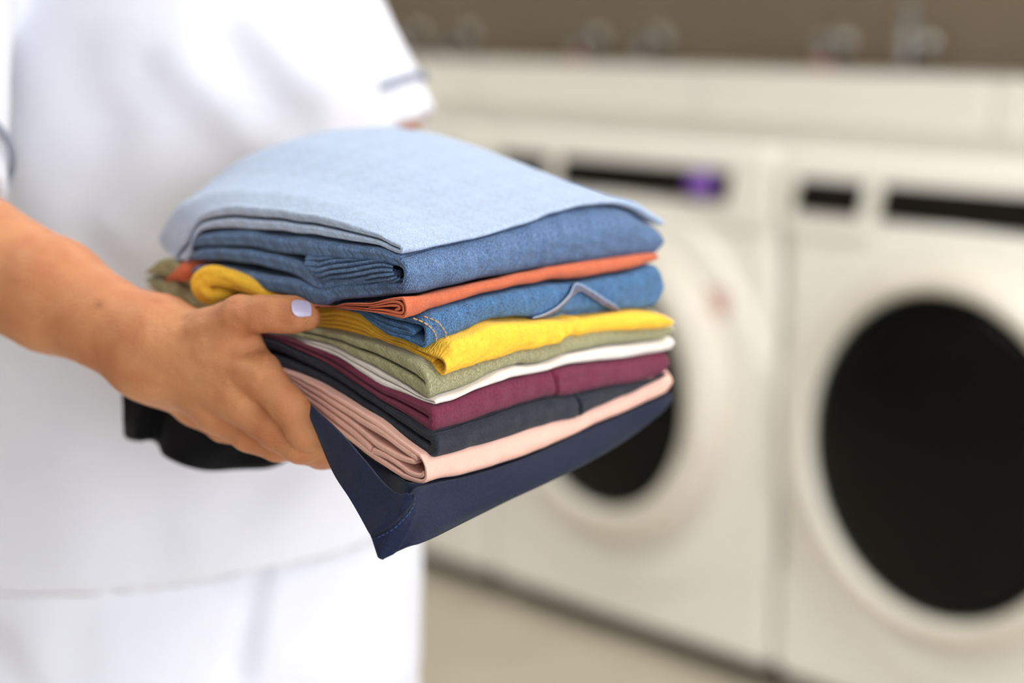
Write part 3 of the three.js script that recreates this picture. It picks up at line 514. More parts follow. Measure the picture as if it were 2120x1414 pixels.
// navy trousers: the lowest garment, its open leg end hanging from the near corner
{
  const K = at(852, 1010, 1.05), NK = NU;
  const t = thing('folded_trousers', 'navy blue trousers at the bottom, one leg end hanging from the near corner', 'trousers', K);
  const sheet = (rows, th, sub) => { // rows: lists of points from top to bottom, one list per station
    const ns = rows.length, nr = rows[0].length, pos = [], idx = [], uv = [], F2 = [];
    const cols = Array.from({ length: nr }, (_, j) => new THREE.CatmullRomCurve3(rows.map((r) => r[j]), false, 'centripetal'));
    const m = sub, q = 26;
    for (let i = 0; i <= m; i++) { const c = new THREE.CatmullRomCurve3(cols.map((cv) => cv.getPoint(i / m)), false, 'centripetal'); for (let j = 0; j <= q; j++) F2.push(c.getPoint(j / q)); }
    let au = 0;
    const nrm = F2.map((p, k) => { const i = Math.floor(k / (q + 1)), j = k % (q + 1), g = (a, b) => F2[clamp(a, 0, m) * (q + 1) + clamp(b, 0, q)]; return g(i + 1, j).clone().sub(g(i - 1, j)).cross(g(i, j + 1).clone().sub(g(i, j - 1))).normalize(); });
    for (const side of [0, 1]) for (let k = 0; k < F2.length; k++) {
      const i = Math.floor(k / (q + 1)), j = k % (q + 1);
      if (!side && j === 0 && i) au += F2[k].distanceTo(F2[k - q - 1]);
      const p = F2[k].clone().addScaledVector(nrm[k], side * th + (side ? 0 : 0.0006 * fbm(F2[k].x * 60, F2[k].y * 60, F2[k].z * 60))).sub(K);
      pos.push(p.x, p.y, p.z); uv.push((side ? uv[k * 2] : au), F2[k].y);
    }
    const N = F2.length, id = (i, j, s) => s * N + i * (q + 1) + j;
    for (let i = 0; i < m; i++) for (let j = 0; j < q; j++) { idx.push(id(i, j, 0), id(i, j + 1, 0), id(i + 1, j, 0), id(i, j + 1, 0), id(i + 1, j + 1, 0), id(i + 1, j, 0)); idx.push(id(i, j, 1), id(i + 1, j, 1), id(i, j + 1, 1), id(i, j + 1, 1), id(i + 1, j, 1), id(i + 1, j + 1, 1)); }
    const rim = []; for (let i = 0; i <= m; i++) rim.push([i, 0]); for (let j = 1; j <= q; j++) rim.push([m, j]); for (let i = m - 1; i >= 0; i--) rim.push([i, q]); for (let j = q - 1; j > 0; j--) rim.push([0, j]);
    rim.forEach(([a, b], k) => { const [c, d] = rim[(k + 1) % rim.length]; idx.push(id(a, b, 0), id(c, d, 0), id(a, b, 1), id(c, d, 0), id(c, d, 1), id(a, b, 1)); });
    return meshFrom(pos, idx, uv);
  };
  const pl = (x, y, off = 0) => onPlane(x, y, K, NK).addScaledVector(NU, off);
  // stations from the flap's far end, round the corner, to the right-hand end: top, upper middle, lower middle, bottom
  const rows = [
    [at(644, 838, 1.1), at(646, 848, 1.098), at(648, 858, 1.097), at(650, 866, 1.097)],
    [at(700, 889, 1.085), at(696, 914, 1.084), at(692, 940, 1.083), at(690, 966, 1.083)],
    [at(756, 952, 1.068), at(743, 988, 1.067), at(733, 1020, 1.066), at(725, 1030, 1.066)],
    [at(798, 1002, 1.056), at(782, 1036, 1.055), at(766, 1066, 1.054), at(754, 1080, 1.054)],
    [at(826, 1023, 1.047), at(806, 1054, 1.046), at(786, 1082, 1.045), at(769, 1106, 1.045)],
    [at(834, 1026, 1.045), at(814, 1060, 1.043), at(792, 1090, 1.042), at(772, 1112, 1.0425)],
    [at(844, 1025, 1.0425), at(824, 1072, 1.039), at(803, 1112, 1.037), at(785, 1150, 1.037)],
    [at(847, 1024, 1.042), at(828, 1074, 1.038), at(806, 1114, 1.0365), at(787, 1156, 1.0365)],
    [at(849, 1022, 1.042), at(832, 1074, 1.0385), at(811, 1114, 1.037), at(792, 1155, 1.037)],
    [at(857, 1012, 1.045), at(850, 1064, 1.044), at(836, 1106, 1.0405), at(812, 1147, 1.0385)],
    [pl(884, 1003), at(880, 1050, 1.055), at(872, 1096, 1.047), at(856, 1127, 1.043)],
    [pl(968, 985), pl(968, 1016, 0.002), pl(968, 1050, 0.003), pl(968, 1078, -0.004)],
    [pl(1081, 950), pl(1081, 978, 0.004), pl(1081, 1004, 0.004), pl(1081, 1024, -0.005)],
    [pl(1216, 889), pl(1216, 916, 0.004), pl(1216, 942, 0.003), pl(1216, 960, -0.005)],
    [pl(1300, 851), pl(1300, 874, 0.001), pl(1300, 894), pl(1300, 908, -0.003)],
    [pl(1366, 822), pl(1366, 836), pl(1366, 848), pl(1366, 856, -0.003)],
    [pl(1393, 812, -0.003), pl(1396, 820, -0.004), pl(1396, 828, -0.004), pl(1393, 836, -0.006)],
  ];
  const leg = part('trouser_leg', sheet(rows, -0.0022, 190), M.navy, t);
  // the inner side of the open leg end, behind the flap
  const inner = [[636, 834, 1.136, 655, 880, 1.13], [700, 892, 1.12, 705, 962, 1.116], [756, 940, 1.104, 752, 1024, 1.1], [806, 976, 1.085, 800, 1072, 1.08], [846, 998, 1.056, 836, 1100, 1.052], [884, 1000, 1.062, 880, 1090, 1.06], [968, 984, 1.094, 968, 1062, 1.092]]
    .map((q) => [0, 0.33, 0.66, 1].map((k) => at(lerp(q[0], q[3], k), lerp(q[1], q[4], k), lerp(q[2], q[5], k) - 0.004 * Math.sin(k * Math.PI))));
  part('leg_lining', sheet(inner, 0.002, 60), M.navy, t);
  // seam across the corner: a raised cord with stitches beside it, laid on the cloth
  t.updateMatrixWorld(true);
  const rc = new THREE.Raycaster();
  const onLeg = (x, y, lift) => { rc.set(V(0, EYE, 0), ray(x, y).normalize()); const h = rc.intersectObject(leg)[0]; return (h ? h.point : at(x, y, 1.04)).addScaledVector(rc.ray.direction, -lift).sub(K); };
  const line = (pts, lift) => pts.map(([x, y]) => onLeg(x, y, lift));
  const dense2 = (pts, n) => { const c = new THREE.SplineCurve(pts.map((p) => new THREE.Vector2(...p))); return c.getSpacedPoints(n).map((p) => [p.x, p.y]); };
  part('leg_seam', new THREE.TubeGeometry(new THREE.CatmullRomCurve3(line(dense2([[856, 1024], [853, 1040], [836, 1064], [806, 1091], [774, 1108]], 24), 0.0002)), 60, 0.0006, 8), M.navy, t);
  const st = part('seam_stitching', stitches(line(dense2([[860, 1028], [857, 1046], [842, 1069], [812, 1097], [780, 1114]], 24), 0.0003), 0.0027, 0.0005, 0.0014), M.navyThread, t); st.userData.kind = 'stuff';
  // the folded body of the trousers under the blouse
  const pos = [], idx = [], uv = [], nu = 40, nv = 40, Lv = 0.25, Uu = 0.235;
  for (const s of [0, 1]) for (let i = 0; i <= nu; i++) for (let j = 0; j <= nv; j++) {
    const u = lerp(0.004, Uu, i / nu), v = lerp(0.006, Lv, j / nv), e = Math.min(1, Math.min(i, nu - i, j, nv - j) / 2);
    const h = pink.bot(u, v) - 0.0006 - (s ? (0.011) * Math.sqrt(e * (2 - e)) * 0.9 + 0.001 : 0) - 0.001 * (1 - e);
    const p = pink.K.clone().addScaledVector(UH, u).addScaledVector(VH, v).setY(h).sub(K);
    pos.push(p.x, p.y, p.z); uv.push(u, v);
  }
  const N = (nu + 1) * (nv + 1), id = (i, j, s) => s * N + i * (nv + 1) + j;
  for (let i = 0; i < nu; i++) for (let j = 0; j < nv; j++) idx.push(id(i, j, 0), id(i + 1, j, 0), id(i, j + 1, 0), id(i + 1, j, 0), id(i + 1, j + 1, 0), id(i, j + 1, 0), id(i, j, 1), id(i, j + 1, 1), id(i + 1, j, 1), id(i + 1, j, 1), id(i, j + 1, 1), id(i + 1, j + 1, 1));
  const rim = []; for (let i = 0; i <= nu; i++) rim.push([i, 0]); for (let j = 1; j <= nv; j++) rim.push([nu, j]); for (let i = nu - 1; i >= 0; i--) rim.push([i, nv]); for (let j = nv - 1; j > 0; j--) rim.push([0, j]);
  rim.forEach(([a, b], k) => { const [c, d] = rim[(k + 1) % rim.length]; idx.push(id(a, b, 0), id(a, b, 1), id(c, d, 0), id(c, d, 0), id(a, b, 1), id(c, d, 1)); });
  part('folded_body', meshFrom(pos, idx, uv), M.navy, t);
}
{ // black end of the charcoal trousers hanging down behind the wrist
  const K = charcoal.K, topE = [[262, 770], [300, 775], [350, 790], [400, 800], [460, 805], [540, 820], [610, 850]], botE = [[272, 905], [300, 915], [338, 918], [352, 952], [430, 972], [530, 974], [612, 946]];
  const dep = [1.3, 1.292, 1.3, 1.285, 1.278, 1.275, 1.27], pos = [], idx = [], uv = [], n = 90, q = 30;
  const cu = (e) => new THREE.CatmullRomCurve3(e.map((p, i) => V(p[0], p[1], dep[i])), false, 'centripetal');
  const a = cu(topE), b = cu(botE), pts = [];
  for (let i = 0; i <= n; i++) for (let j = 0; j <= q; j++) {
    const p = a.getPoint(i / n).lerp(b.getPoint(i / n), j / q), t = i / n, k = j / q;
    const d = p.z + 0.006 * Math.sin(t * 15 + k * 2) * (0.4 + k) + 0.003 * fbm(t * 6, k * 3, 2) - 0.004 * Math.sin(k * Math.PI);
    pts.push(at(p.x + 6 * fbm(t * 5, k * 4, 7) * k, p.y + 4 * Math.sin(t * 22) * k, d).sub(K));
  }
  for (const s of [0, 1]) pts.forEach((p, k) => { const j = k % (q + 1), i = Math.floor(k / (q + 1)), e = Math.min(1, Math.min(i, n - i, q - j) / 3), w = 0.0065 * Math.sqrt(e * (2 - e)); pos.push(p.x + NV.x * w * (s ? -1 : 1), p.y, p.z + NV.z * w * (s ? -1 : 1)); uv.push(i * 0.001, j * 0.004); });
  const N = pts.length, id = (i, j, s) => s * N + i * (q + 1) + j;
  for (let i = 0; i < n; i++) for (let j = 0; j < q; j++) idx.push(id(i, j, 0), id(i, j + 1, 0), id(i + 1, j, 0), id(i, j + 1, 0), id(i + 1, j + 1, 0), id(i + 1, j, 0), id(i, j, 1), id(i + 1, j, 1), id(i, j + 1, 1), id(i + 1, j, 1), id(i + 1, j + 1, 1), id(i, j + 1, 1));
  const rim = []; for (let i = 0; i <= n; i++) rim.push([i, 0]); for (let j = 1; j <= q; j++) rim.push([n, j]); for (let i = n - 1; i >= 0; i--) rim.push([i, q]); for (let j = q - 1; j > 0; j--) rim.push([0, j]);
  rim.forEach(([a2, b2], k) => { const [c, d] = rim[(k + 1) % rim.length]; idx.push(id(a2, b2, 0), id(a2, b2, 1), id(c, d, 0), id(c, d, 0), id(a2, b2, 1), id(c, d, 1)); });
  part('hanging_end', meshFrom(pos, idx, uv), M.black, charcoal.t).userData.label = 'black hanging end';
}
// ---------------------------------------------------------------- the person
function surface(field, lo, hi, cell) { // surface nets: the zero surface of a field, open where the box cuts it; normals from the field
  const nx = Math.ceil((hi.x - lo.x) / cell) + 1, ny = Math.ceil((hi.y - lo.y) / cell) + 1, nz = Math.ceil((hi.z - lo.z) / cell) + 1;
  const f = new Float32Array(nx * ny * nz), at3 = (i, j, k) => i + nx * (j + ny * k);
  for (let k = 0; k < nz; k++) for (let j = 0; j < ny; j++) for (let i = 0; i < nx;) {
    const d = field(lo.x + i * cell, lo.y + j * cell, lo.z + k * cell);
    f[at3(i, j, k)] = d;
    let skip = Math.floor((Math.abs(d) * 0.6) / cell) - 1; i++;
    while (skip-- > 0 && i < nx) { f[at3(i, j, k)] = d; i++; }
  }
  const cellAt = new Int32Array(nx * ny * nz).fill(-1), pos = [], nor = [], idx = [], e = cell * 0.4;
  for (let k = 0; k < nz - 1; k++) for (let j = 0; j < ny - 1; j++) for (let i = 0; i < nx - 1; i++) {
    let x = 0, y = 0, z = 0, n = 0;
    const c = []; let mask = 0;
    for (let q = 0; q < 8; q++) { c[q] = f[at3(i + (q & 1), j + ((q >> 1) & 1), k + (q >> 2))]; if (c[q] < 0) mask |= 1 << q; }
    if (mask === 0 || mask === 255) continue;
    for (let a = 0; a < 8; a++) for (const b of [1, 2, 4]) if (!(a & b)) { const g = a | b; if ((c[a] < 0) !== (c[g] < 0)) { const t = c[a] / (c[a] - c[g]); x += (a & 1) + (b === 1 ? t : 0); y += ((a >> 1) & 1) + (b === 2 ? t : 0); z += (a >> 2) + (b === 4 ? t : 0); n++; } }
    let px = lo.x + (i + x / n) * cell, py = lo.y + (j + y / n) * cell, pz = lo.z + (k + z / n) * cell, gx, gy, gz, l;
    for (let it = 0; it < 2; it++) {
      gx = field(px + e, py, pz) - field(px - e, py, pz); gy = field(px, py + e, pz) - field(px, py - e, pz); gz = field(px, py, pz + e) - field(px, py, pz - e); l = Math.hypot(gx, gy, gz) || 1; gx /= l; gy /= l; gz /= l;
      if (!it) { const d = clamp(field(px, py, pz), -cell * 0.5, cell * 0.5) * 0.8; px -= gx * d; py -= gy * d; pz -= gz * d; }
    }
    cellAt[at3(i, j, k)] = pos.length / 3; pos.push(px, py, pz); nor.push(gx, gy, gz);
  }
  const quad = (a, b, c, d, flip) => { if (a < 0 || b < 0 || c < 0 || d < 0) return; if (flip) idx.push(a, c, b, a, d, c); else idx.push(a, b, c, a, c, d); };
  for (let k = 1; k < nz - 1; k++) for (let j = 1; j < ny - 1; j++) for (let i = 1; i < nx - 1; i++) {
    const s = f[at3(i, j, k)] < 0;
    if (s !== f[at3(i + 1, j, k)] < 0) quad(cellAt[at3(i, j - 1, k - 1)], cellAt[at3(i, j, k - 1)], cellAt[at3(i, j, k)], cellAt[at3(i, j - 1, k)], !s);
    if (s !== f[at3(i, j + 1, k)] < 0) quad(cellAt[at3(i - 1, j, k - 1)], cellAt[at3(i - 1, j, k)], cellAt[at3(i, j, k)], cellAt[at3(i, j, k - 1)], !s);
    if (s !== f[at3(i, j, k + 1)] < 0) quad(cellAt[at3(i - 1, j - 1, k)], cellAt[at3(i, j - 1, k)], cellAt[at3(i, j, k)], cellAt[at3(i - 1, j, k)], !s);
  }
  const g = new THREE.BufferGeometry();
  g.setAttribute('position', new THREE.Float32BufferAttribute(pos, 3));
  g.setAttribute('normal', new THREE.Float32BufferAttribute(nor, 3));
  g.setAttribute('uv', new THREE.Float32BufferAttribute(pos.length / 3 * 2, 2));
  for (let i = 0; i < pos.length / 3; i++) g.attributes.uv.setXY(i, pos[i * 3] * 0.8 + pos[i * 3 + 2] * 0.6, pos[i * 3 + 1]);
  g.setIndex(idx);
  return g;
}
const smin = (a, b, k) => { const h = Math.max(k - Math.abs(a - b), 0) / k; return Math.min(a, b) - h * h * k * 0.25; };
function bone(a, b, r0, r1) { // tapered capsule as a distance function
  const bx = b.x - a.x, by = b.y - a.y, bz = b.z - a.z, ll = bx * bx + by * by + bz * bz || 1e-9;
  return (x, y, z) => { const px = x - a.x, py = y - a.y, pz = z - a.z, t = clamp((px * bx + py * by + pz * bz) / ll, 0, 1), dx = px - bx * t, dy = py - by * t, dz = pz - bz * t; return Math.sqrt(dx * dx + dy * dy + dz * dz) - (r0 + (r1 - r0) * t); };
}
const flatBone = (a, b) => { const f = bone(V(a.x, a.y, a.z * 0.15), V(b.x, b.y, b.z * 0.15), 0, 0); return (x, y, z) => f(x, y, z * 0.15); }; // nearly blind to depth
const blend = (list, k) => (x, y, z) => { let d = 1e9; for (const f of list) d = smin(d, f(x, y, z), k); return d; };
const chain = (pts) => pts.slice(1).map((p, i) => bone(pts[i][0], p[0], pts[i][1], p[1]));
const C = (x, y, d, r) => [at(x, y, d), r];

const BASE = V(-0.275, 0, -1.6), FACE = Math.atan2(0.62, 0.78), cf = Math.cos(FACE), sf = Math.sin(FACE);
const person = thing('person', 'person in a white short-sleeved tunic and white trousers holding the stack of folded clothes', 'person', BASE, FACE);
person.updateMatrixWorld();
const inv = person.matrixWorld.clone().invert();
const own = (g) => g.applyMatrix4(inv);
const toWorld = (x, y, z) => V(BASE.x + cf * x + sf * z, y, BASE.z - sf * x + cf * z); // x to the person's left, z forward
const loft = (rows) => { // elliptical trunk: [height, half width, half depth, forward offset]
  const A = curve(rows.map((r) => [r[0], r[1]])), B = curve(rows.map((r) => [r[0], r[2]])), O = curve(rows.map((r) => [r[0], r[3] || 0])), y0 = rows[0][0], y1 = rows[rows.length - 1][0];
  return (x, y, z) => { const wx = x - BASE.x, wz = z - BASE.z, lx = cf * wx - sf * wz, yy = clamp(y, y0, y1), lz = sf * wx + cf * wz - O(yy), a = A(yy), b = B(yy), q = Math.hypot(lx / a, lz / b); return Math.max((q - 1) * (q > 1 ? Math.min(a, b) : b), Math.max(y0 - y, y - y1)); };
};
const shoulderR = V(-0.425, 1.385, -1.49), elbowR = V(-0.405, 1.15, -1.305), shoulderL = V(-0.222, 1.375, -1.69), elbowL = V(-0.075, 1.085, -1.645);

// --- skin: one body
const skinTone = (g) => { const p = g.attributes.position, c = new Float32Array(p.count * 3), a = lin(208, 146, 100), b = lin(186, 110, 72), spot = at(197, 634, 1.16); for (let i = 0; i < p.count; i++) { const x = p.getX(i), y = p.getY(i), z = p.getZ(i), k = clamp(0.4 + 0.5 * fbm(x * 28, y * 28, z * 28) + 0.25 * noise(x * 120, y * 120, z * 120), 0, 1); const m = Math.exp(-(Math.pow(x - spot.x, 2) + Math.pow(y - spot.y, 2)) / 4e-6) * 0.5; c[i * 3] = lerp(a.r, b.r, k) * (1 - m); c[i * 3 + 1] = lerp(a.g, b.g, k) * (1 - m); c[i * 3 + 2] = lerp(a.b, b.b, k) * (1 - m); } g.setAttribute('color', new THREE.BufferAttribute(c, 3)); return g; };
const skinBump = texture(512, 0.03, (x, y) => 0.5 + 0.5 * (n128(x, y) - 0.5) + 0.5 * (n64(x, y) - 0.5) + 0.3 * (n24(x, y) - 0.5));
M.skin = new THREE.MeshPhysicalMaterial({ vertexColors: true, bumpMap: skinBump, bumpScale: 0.0004, roughness: 0.45, specularIntensity: 0.45, sheen: 0.15, sheenColor: new THREE.Color(1, 0.6, 0.45), sheenRoughness: 0.5 });

// right forearm and hand, gripping the stack from its left side: thumb on top, fingers curled underneath
const wrist = at(322, 715, 1.178);
const armR = chain([[elbowR, 0.042], [at(-60, 530, 1.25), 0.039], [at(110, 612, 1.215), 0.0345], [at(225, 673, 1.192), 0.0272], [wrist, 0.0248]]);
const wristFlat = bone(at(346, 702, 1.18), at(300, 752, 1.182), 0.0155, 0.0165);
const palm = [
  bone(wrist, at(540, 776, 1.13), 0.0215, 0.0108), bone(wrist, at(503, 834, 1.138), 0.0215, 0.0112), bone(at(330, 735, 1.185), at(452, 852, 1.16), 0.02, 0.0108), bone(at(318, 748, 1.19), at(398, 838, 1.185), 0.0185, 0.0105),
  bone(at(470, 725, 1.15), at(480, 800, 1.148), 0.0135, 0.0142), bone(at(395, 740, 1.165), at(436, 800, 1.163), 0.0165, 0.0155),
];
const indexF = chain([C(540, 776, 1.13, 0.0122), C(598, 842, 1.116, 0.0104), C(634, 893, 1.111, 0.0104), C(672, 928, 1.132, 0.0092), C(712, 932, 1.158, 0.0088), C(738, 925, 1.182, 0.0078)]);
const middleF = chain([C(503, 836, 1.138, 0.0125), C(572, 894, 1.128, 0.0104), C(622, 921, 1.122, 0.0103), C(668, 938, 1.14, 0.0092), C(712, 940, 1.178, 0.0088), C(738, 928, 1.208, 0.0078)]);
const ringF = chain([C(450, 853, 1.162, 0.012), C(515, 899, 1.152, 0.01), C(575, 919, 1.147, 0.0098), C(630, 926, 1.165, 0.009), C(668, 918, 1.2, 0.0085), C(690, 905, 1.226, 0.0075)]);
const littleF = chain([C(398, 840, 1.188, 0.011), C(462, 882, 1.18, 0.0092), C(512, 896, 1.176, 0.0088), C(556, 893, 1.195, 0.008), C(590, 884, 1.22, 0.0072)]);
const thumb = chain([C(380, 716, 1.172, 0.0165), C(440, 688, 1.152, 0.0145), C(498, 655, 1.134, 0.0117), C(540, 651, 1.126, 0.0102), C(574, 650, 1.123, 0.0104), C(606, 651, 1.1225, 0.0103), C(636, 655, 1.124, 0.0083)]);
const web = [bone(at(488, 682, 1.142), at(530, 740, 1.14), 0.0075, 0.007), bone(at(455, 700, 1.15), at(505, 745, 1.144), 0.011, 0.0095)];
const tendons = [bone(at(385, 728, 1.15), at(530, 770, 1.119), 0.003, 0.0035), bone(at(390, 755, 1.152), at(494, 828, 1.1285), 0.003, 0.0035), bone(at(395, 782, 1.157), at(445, 846, 1.152), 0.003, 0.003), bone(at(405, 690, 1.143), at(500, 652, 1.1225), 0.0035, 0.003)];
const fThumb = blend(thumb, 0.003), fPalm = blend(palm, 0.012), fWeb = blend(web, 0.006), fIndex = blend(indexF, 0.003), fMiddle = blend(middleF, 0.003), fRing = blend(ringF, 0.003), fLittle = blend(littleF, 0.003), fTend = blend(tendons, 0.002), fArm = blend([...armR], 0.006);
const line3 = (pts, d) => blend(pts.slice(1).map((p, i) => bone(at(pts[i][0], pts[i][1], d), at(p[0], p[1], d), 0, 0)), 1e-6);
const creases = [[[[571, 640], [567, 660], [571, 684]], 1.112, 0.0005], [[[580, 636], [579, 660], [584, 686]], 1.112, 0.0006], [[[590, 648], [592, 678]], 1.112, 0.0004], [[[560, 646], [556, 672]], 1.112, 0.0004], [[[516, 700], [540, 716], [552, 700]], 1.13, 0.0004], [[[470, 750], [500, 700], [522, 690]], 1.125, 0.00025], [[[372, 664], [366, 700]], 1.15, 0.0006], [[[384, 668], [380, 700]], 1.15, 0.0005], [[[616, 868], [642, 884]], 1.102, 0.0006], [[[610, 880], [634, 902]], 1.102, 0.0006]].map(([p, d, h]) => [line3(p, d), h]);
const handField = (x, y, z) => {
  let d = smin(fPalm(x, y, z), smin(fArm(x, y, z), wristFlat(x, y, z), 0.016), 0.02);
  d = smin(d, fThumb(x, y, z), 0.012);
  d = smin(d, fWeb(x, y, z), 0.01);
  let two = smin(fIndex(x, y, z), fMiddle(x, y, z), 0.0022); two = smin(two, fRing(x, y, z), 0.0022); two = smin(two, fLittle(x, y, z), 0.0022);
  d = smin(d, two, 0.006);
  if (Math.abs(d) < 0.01) {
    d = smin(d, fTend(x, y, z), 0.005);
    for (const [c, h] of creases) { const q = c(x, y, z); if (q < 0.012) d += h * Math.exp(-Math.pow(q / 0.0045, 2)); }
    d += 0.0007 * fbm(x * 45, y * 45, z * 45) + 0.00025 * noise(x * 260, y * 260, z * 260);
  }
  return d;
};
const handGeo = surface(handField, V(-0.215, 0.985, -1.275), V(-0.062, 1.135, -1.07), 0.002);
const armGeo = surface(handField, V(-0.46, 1.02, -1.38), V(-0.2105, 1.21, -1.1), 0.004);

// left arm: upper arm inside the sleeve, forearm and hand under the far side of the stack
const under = (u, v, drop) => { const p = pink.K.clone().addScaledVector(UH, u).addScaledVector(VH, v); p.y = pink.bot(u, v) - 0.0135 - drop; return p; };
const wristL = under(0.2, 0.22, 0.032);
const armL = chain([[shoulderL, 0.046], [shoulderL.clone().lerp(elbowL, 0.5), 0.043], [elbowL, 0.038]]), foreL = chain([[elbowL, 0.038], [elbowL.clone().lerp(wristL, 0.35), 0.038], [wristL, 0.024]]);
const palmL = [[0.135, 0.13], [0.155, 0.115], [0.175, 0.105], [0.195, 0.105]].map(([u, v]) => bone(wristL, under(u, v, 0.015), 0.02, 0.0125));
const fingersL = [[0.135, 0.13, -0.4], [0.155, 0.115, -0.2], [0.175, 0.105, 0], [0.195, 0.105, 0.15]].map(([u, v, s], i) => blend(chain([[under(u, v, 0.015), 0.0118], [under(u + s * 0.035, v - 0.035, 0.012), 0.0095], [under(u + s * 0.055, v - 0.058, 0.0095), 0.0085], [under(u + s * 0.066, v - [0.072, 0.078, 0.076, 0.066][i], 0.0085), 0.0072]]), 0.005));
const thumbL = chain([[wristL.clone().lerp(under(0.135, 0.13, 0.02), 0.3), 0.017], [under(0.125, 0.19, 0.02), 0.0125], [under(0.105, 0.165, 0.014), 0.011], [under(0.095, 0.145, 0.0115), 0.009]]);
const leftHandField = (x, y, z) => { let d = blendL(x, y, z); for (const f of fingersL) d = smin(d, f(x, y, z), 0.004); return d; };
const blendL = blend([...foreL, ...palmL, ...thumbL], 0.014);
const pad = (pts, m) => { const b = new THREE.Box3().setFromPoints(pts); return [b.min.subScalar(m), b.max.addScalar(m)]; };
const [l0, l1] = pad([elbowL, wristL, under(0.1, 0.03, 0.02), under(0.21, 0.03, 0.02), under(0.09, 0.14, 0.02)], 0.05);
const leftGeo = surface(leftHandField, l0, l1, 0.005);

// trunk, neck, upper arms and legs under the clothes
const trunk = loft([[0.78, 0.17, 0.11], [0.9, 0.175, 0.115], [1.02, 0.15, 0.1], [1.1, 0.145, 0.1], [1.22, 0.15, 0.105, 0.01], [1.33, 0.14, 0.09], [1.4, 0.1, 0.065], [1.44, 0.055, 0.055]]);
const coreBones = [bone(toWorld(0, 1.38, -0.01), toWorld(0, 1.5, 0.015), 0.055, 0.052), bone(toWorld(0, 1.37, 0), shoulderR, 0.05, 0.046), bone(toWorld(0, 1.37, 0), shoulderL, 0.05, 0.046), bone(shoulderR, elbowR, 0.046, 0.04), ...armL];
for (const s of [-1, 1]) coreBones.push(bone(toWorld(s * 0.09, 0.82, 0), toWorld(s * 0.1, 0.48, 0.01), 0.082, 0.055), bone(toWorld(s * 0.1, 0.48, 0.01), toWorld(s * 0.105, 0.09, -0.01), 0.052, 0.036));
const coreField = blend([trunk, ...coreBones], 0.04);
const coreGeo = surface(coreField, V(-0.6, 0.05, -1.95), V(0.05, 1.52, -1.22), 0.014);
// head, turned a little down towards the clothes
const hc = toWorld(0, 1.605, 0.035), fx = V(sf * 0.96, -0.28, cf * 0.96).normalize(), sx = V(cf, 0, -sf), ux = new THREE.Vector3().crossVectors(fx, sx).normalize();
const hp = (a, b, c) => hc.clone().addScaledVector(sx, a).addScaledVector(ux, b).addScaledVector(fx, c);
const ell = (c, rx, ry, rz) => (x, y, z) => { const dx = x - c.x, dy = y - c.y, dz = z - c.z, a = (dx * sx.x + dy * sx.y + dz * sx.z) / rx, b = (dx * ux.x + dy * ux.y + dz * ux.z) / ry, d = (dx * fx.x + dy * fx.y + dz * fx.z) / rz; const q = Math.hypot(a, b, d); return (q - 1) * Math.min(rx, ry, rz); };
const headParts = [ell(hp(0, 0.03, -0.01), 0.074, 0.09, 0.094), ell(hp(0, -0.045, 0.03), 0.056, 0.06, 0.062), bone(hp(0, -0.098, 0.062), hp(0, -0.09, 0.06), 0.018, 0.018), bone(toWorld(0, 1.46, 0), hp(0, -0.05, -0.02), 0.052, 0.05)];
const headBase = blend(headParts, 0.03), faceBits = blend([bone(hp(0, 0.012, 0.088), hp(0, -0.025, 0.103), 0.007, 0.0095), bone(hp(-0.012, -0.029, 0.092), hp(0.012, -0.029, 0.092), 0.006, 0.006), bone(hp(-0.017, -0.06, 0.084), hp(0.017, -0.06, 0.084), 0.006, 0.006), ell(hp(0.074, -0.005, -0.005), 0.01, 0.03, 0.018), ell(hp(-0.074, -0.005, -0.005), 0.01, 0.03, 0.018)], 0.006);
const eyes = blend([ell(hp(0.031, 0.014, 0.098), 0.017, 0.011, 0.016), ell(hp(-0.031, 0.014, 0.098), 0.017, 0.011, 0.016)], 0.004), lids = blend([ell(hp(0.031, 0.013, 0.078), 0.0125, 0.0125, 0.0125), ell(hp(-0.031, 0.013, 0.078), 0.0125, 0.0125, 0.0125)], 0.002);
const headField = (x, y, z) => { let d = smin(headBase(x, y, z), faceBits(x, y, z), 0.012); d = Math.max(d, -eyes(x, y, z)); return smin(d, lids(x, y, z), 0.006); };
const [h0, h1] = pad([hc], 0.16);
const headGeo = surface(headField, h0, h1, 0.005);
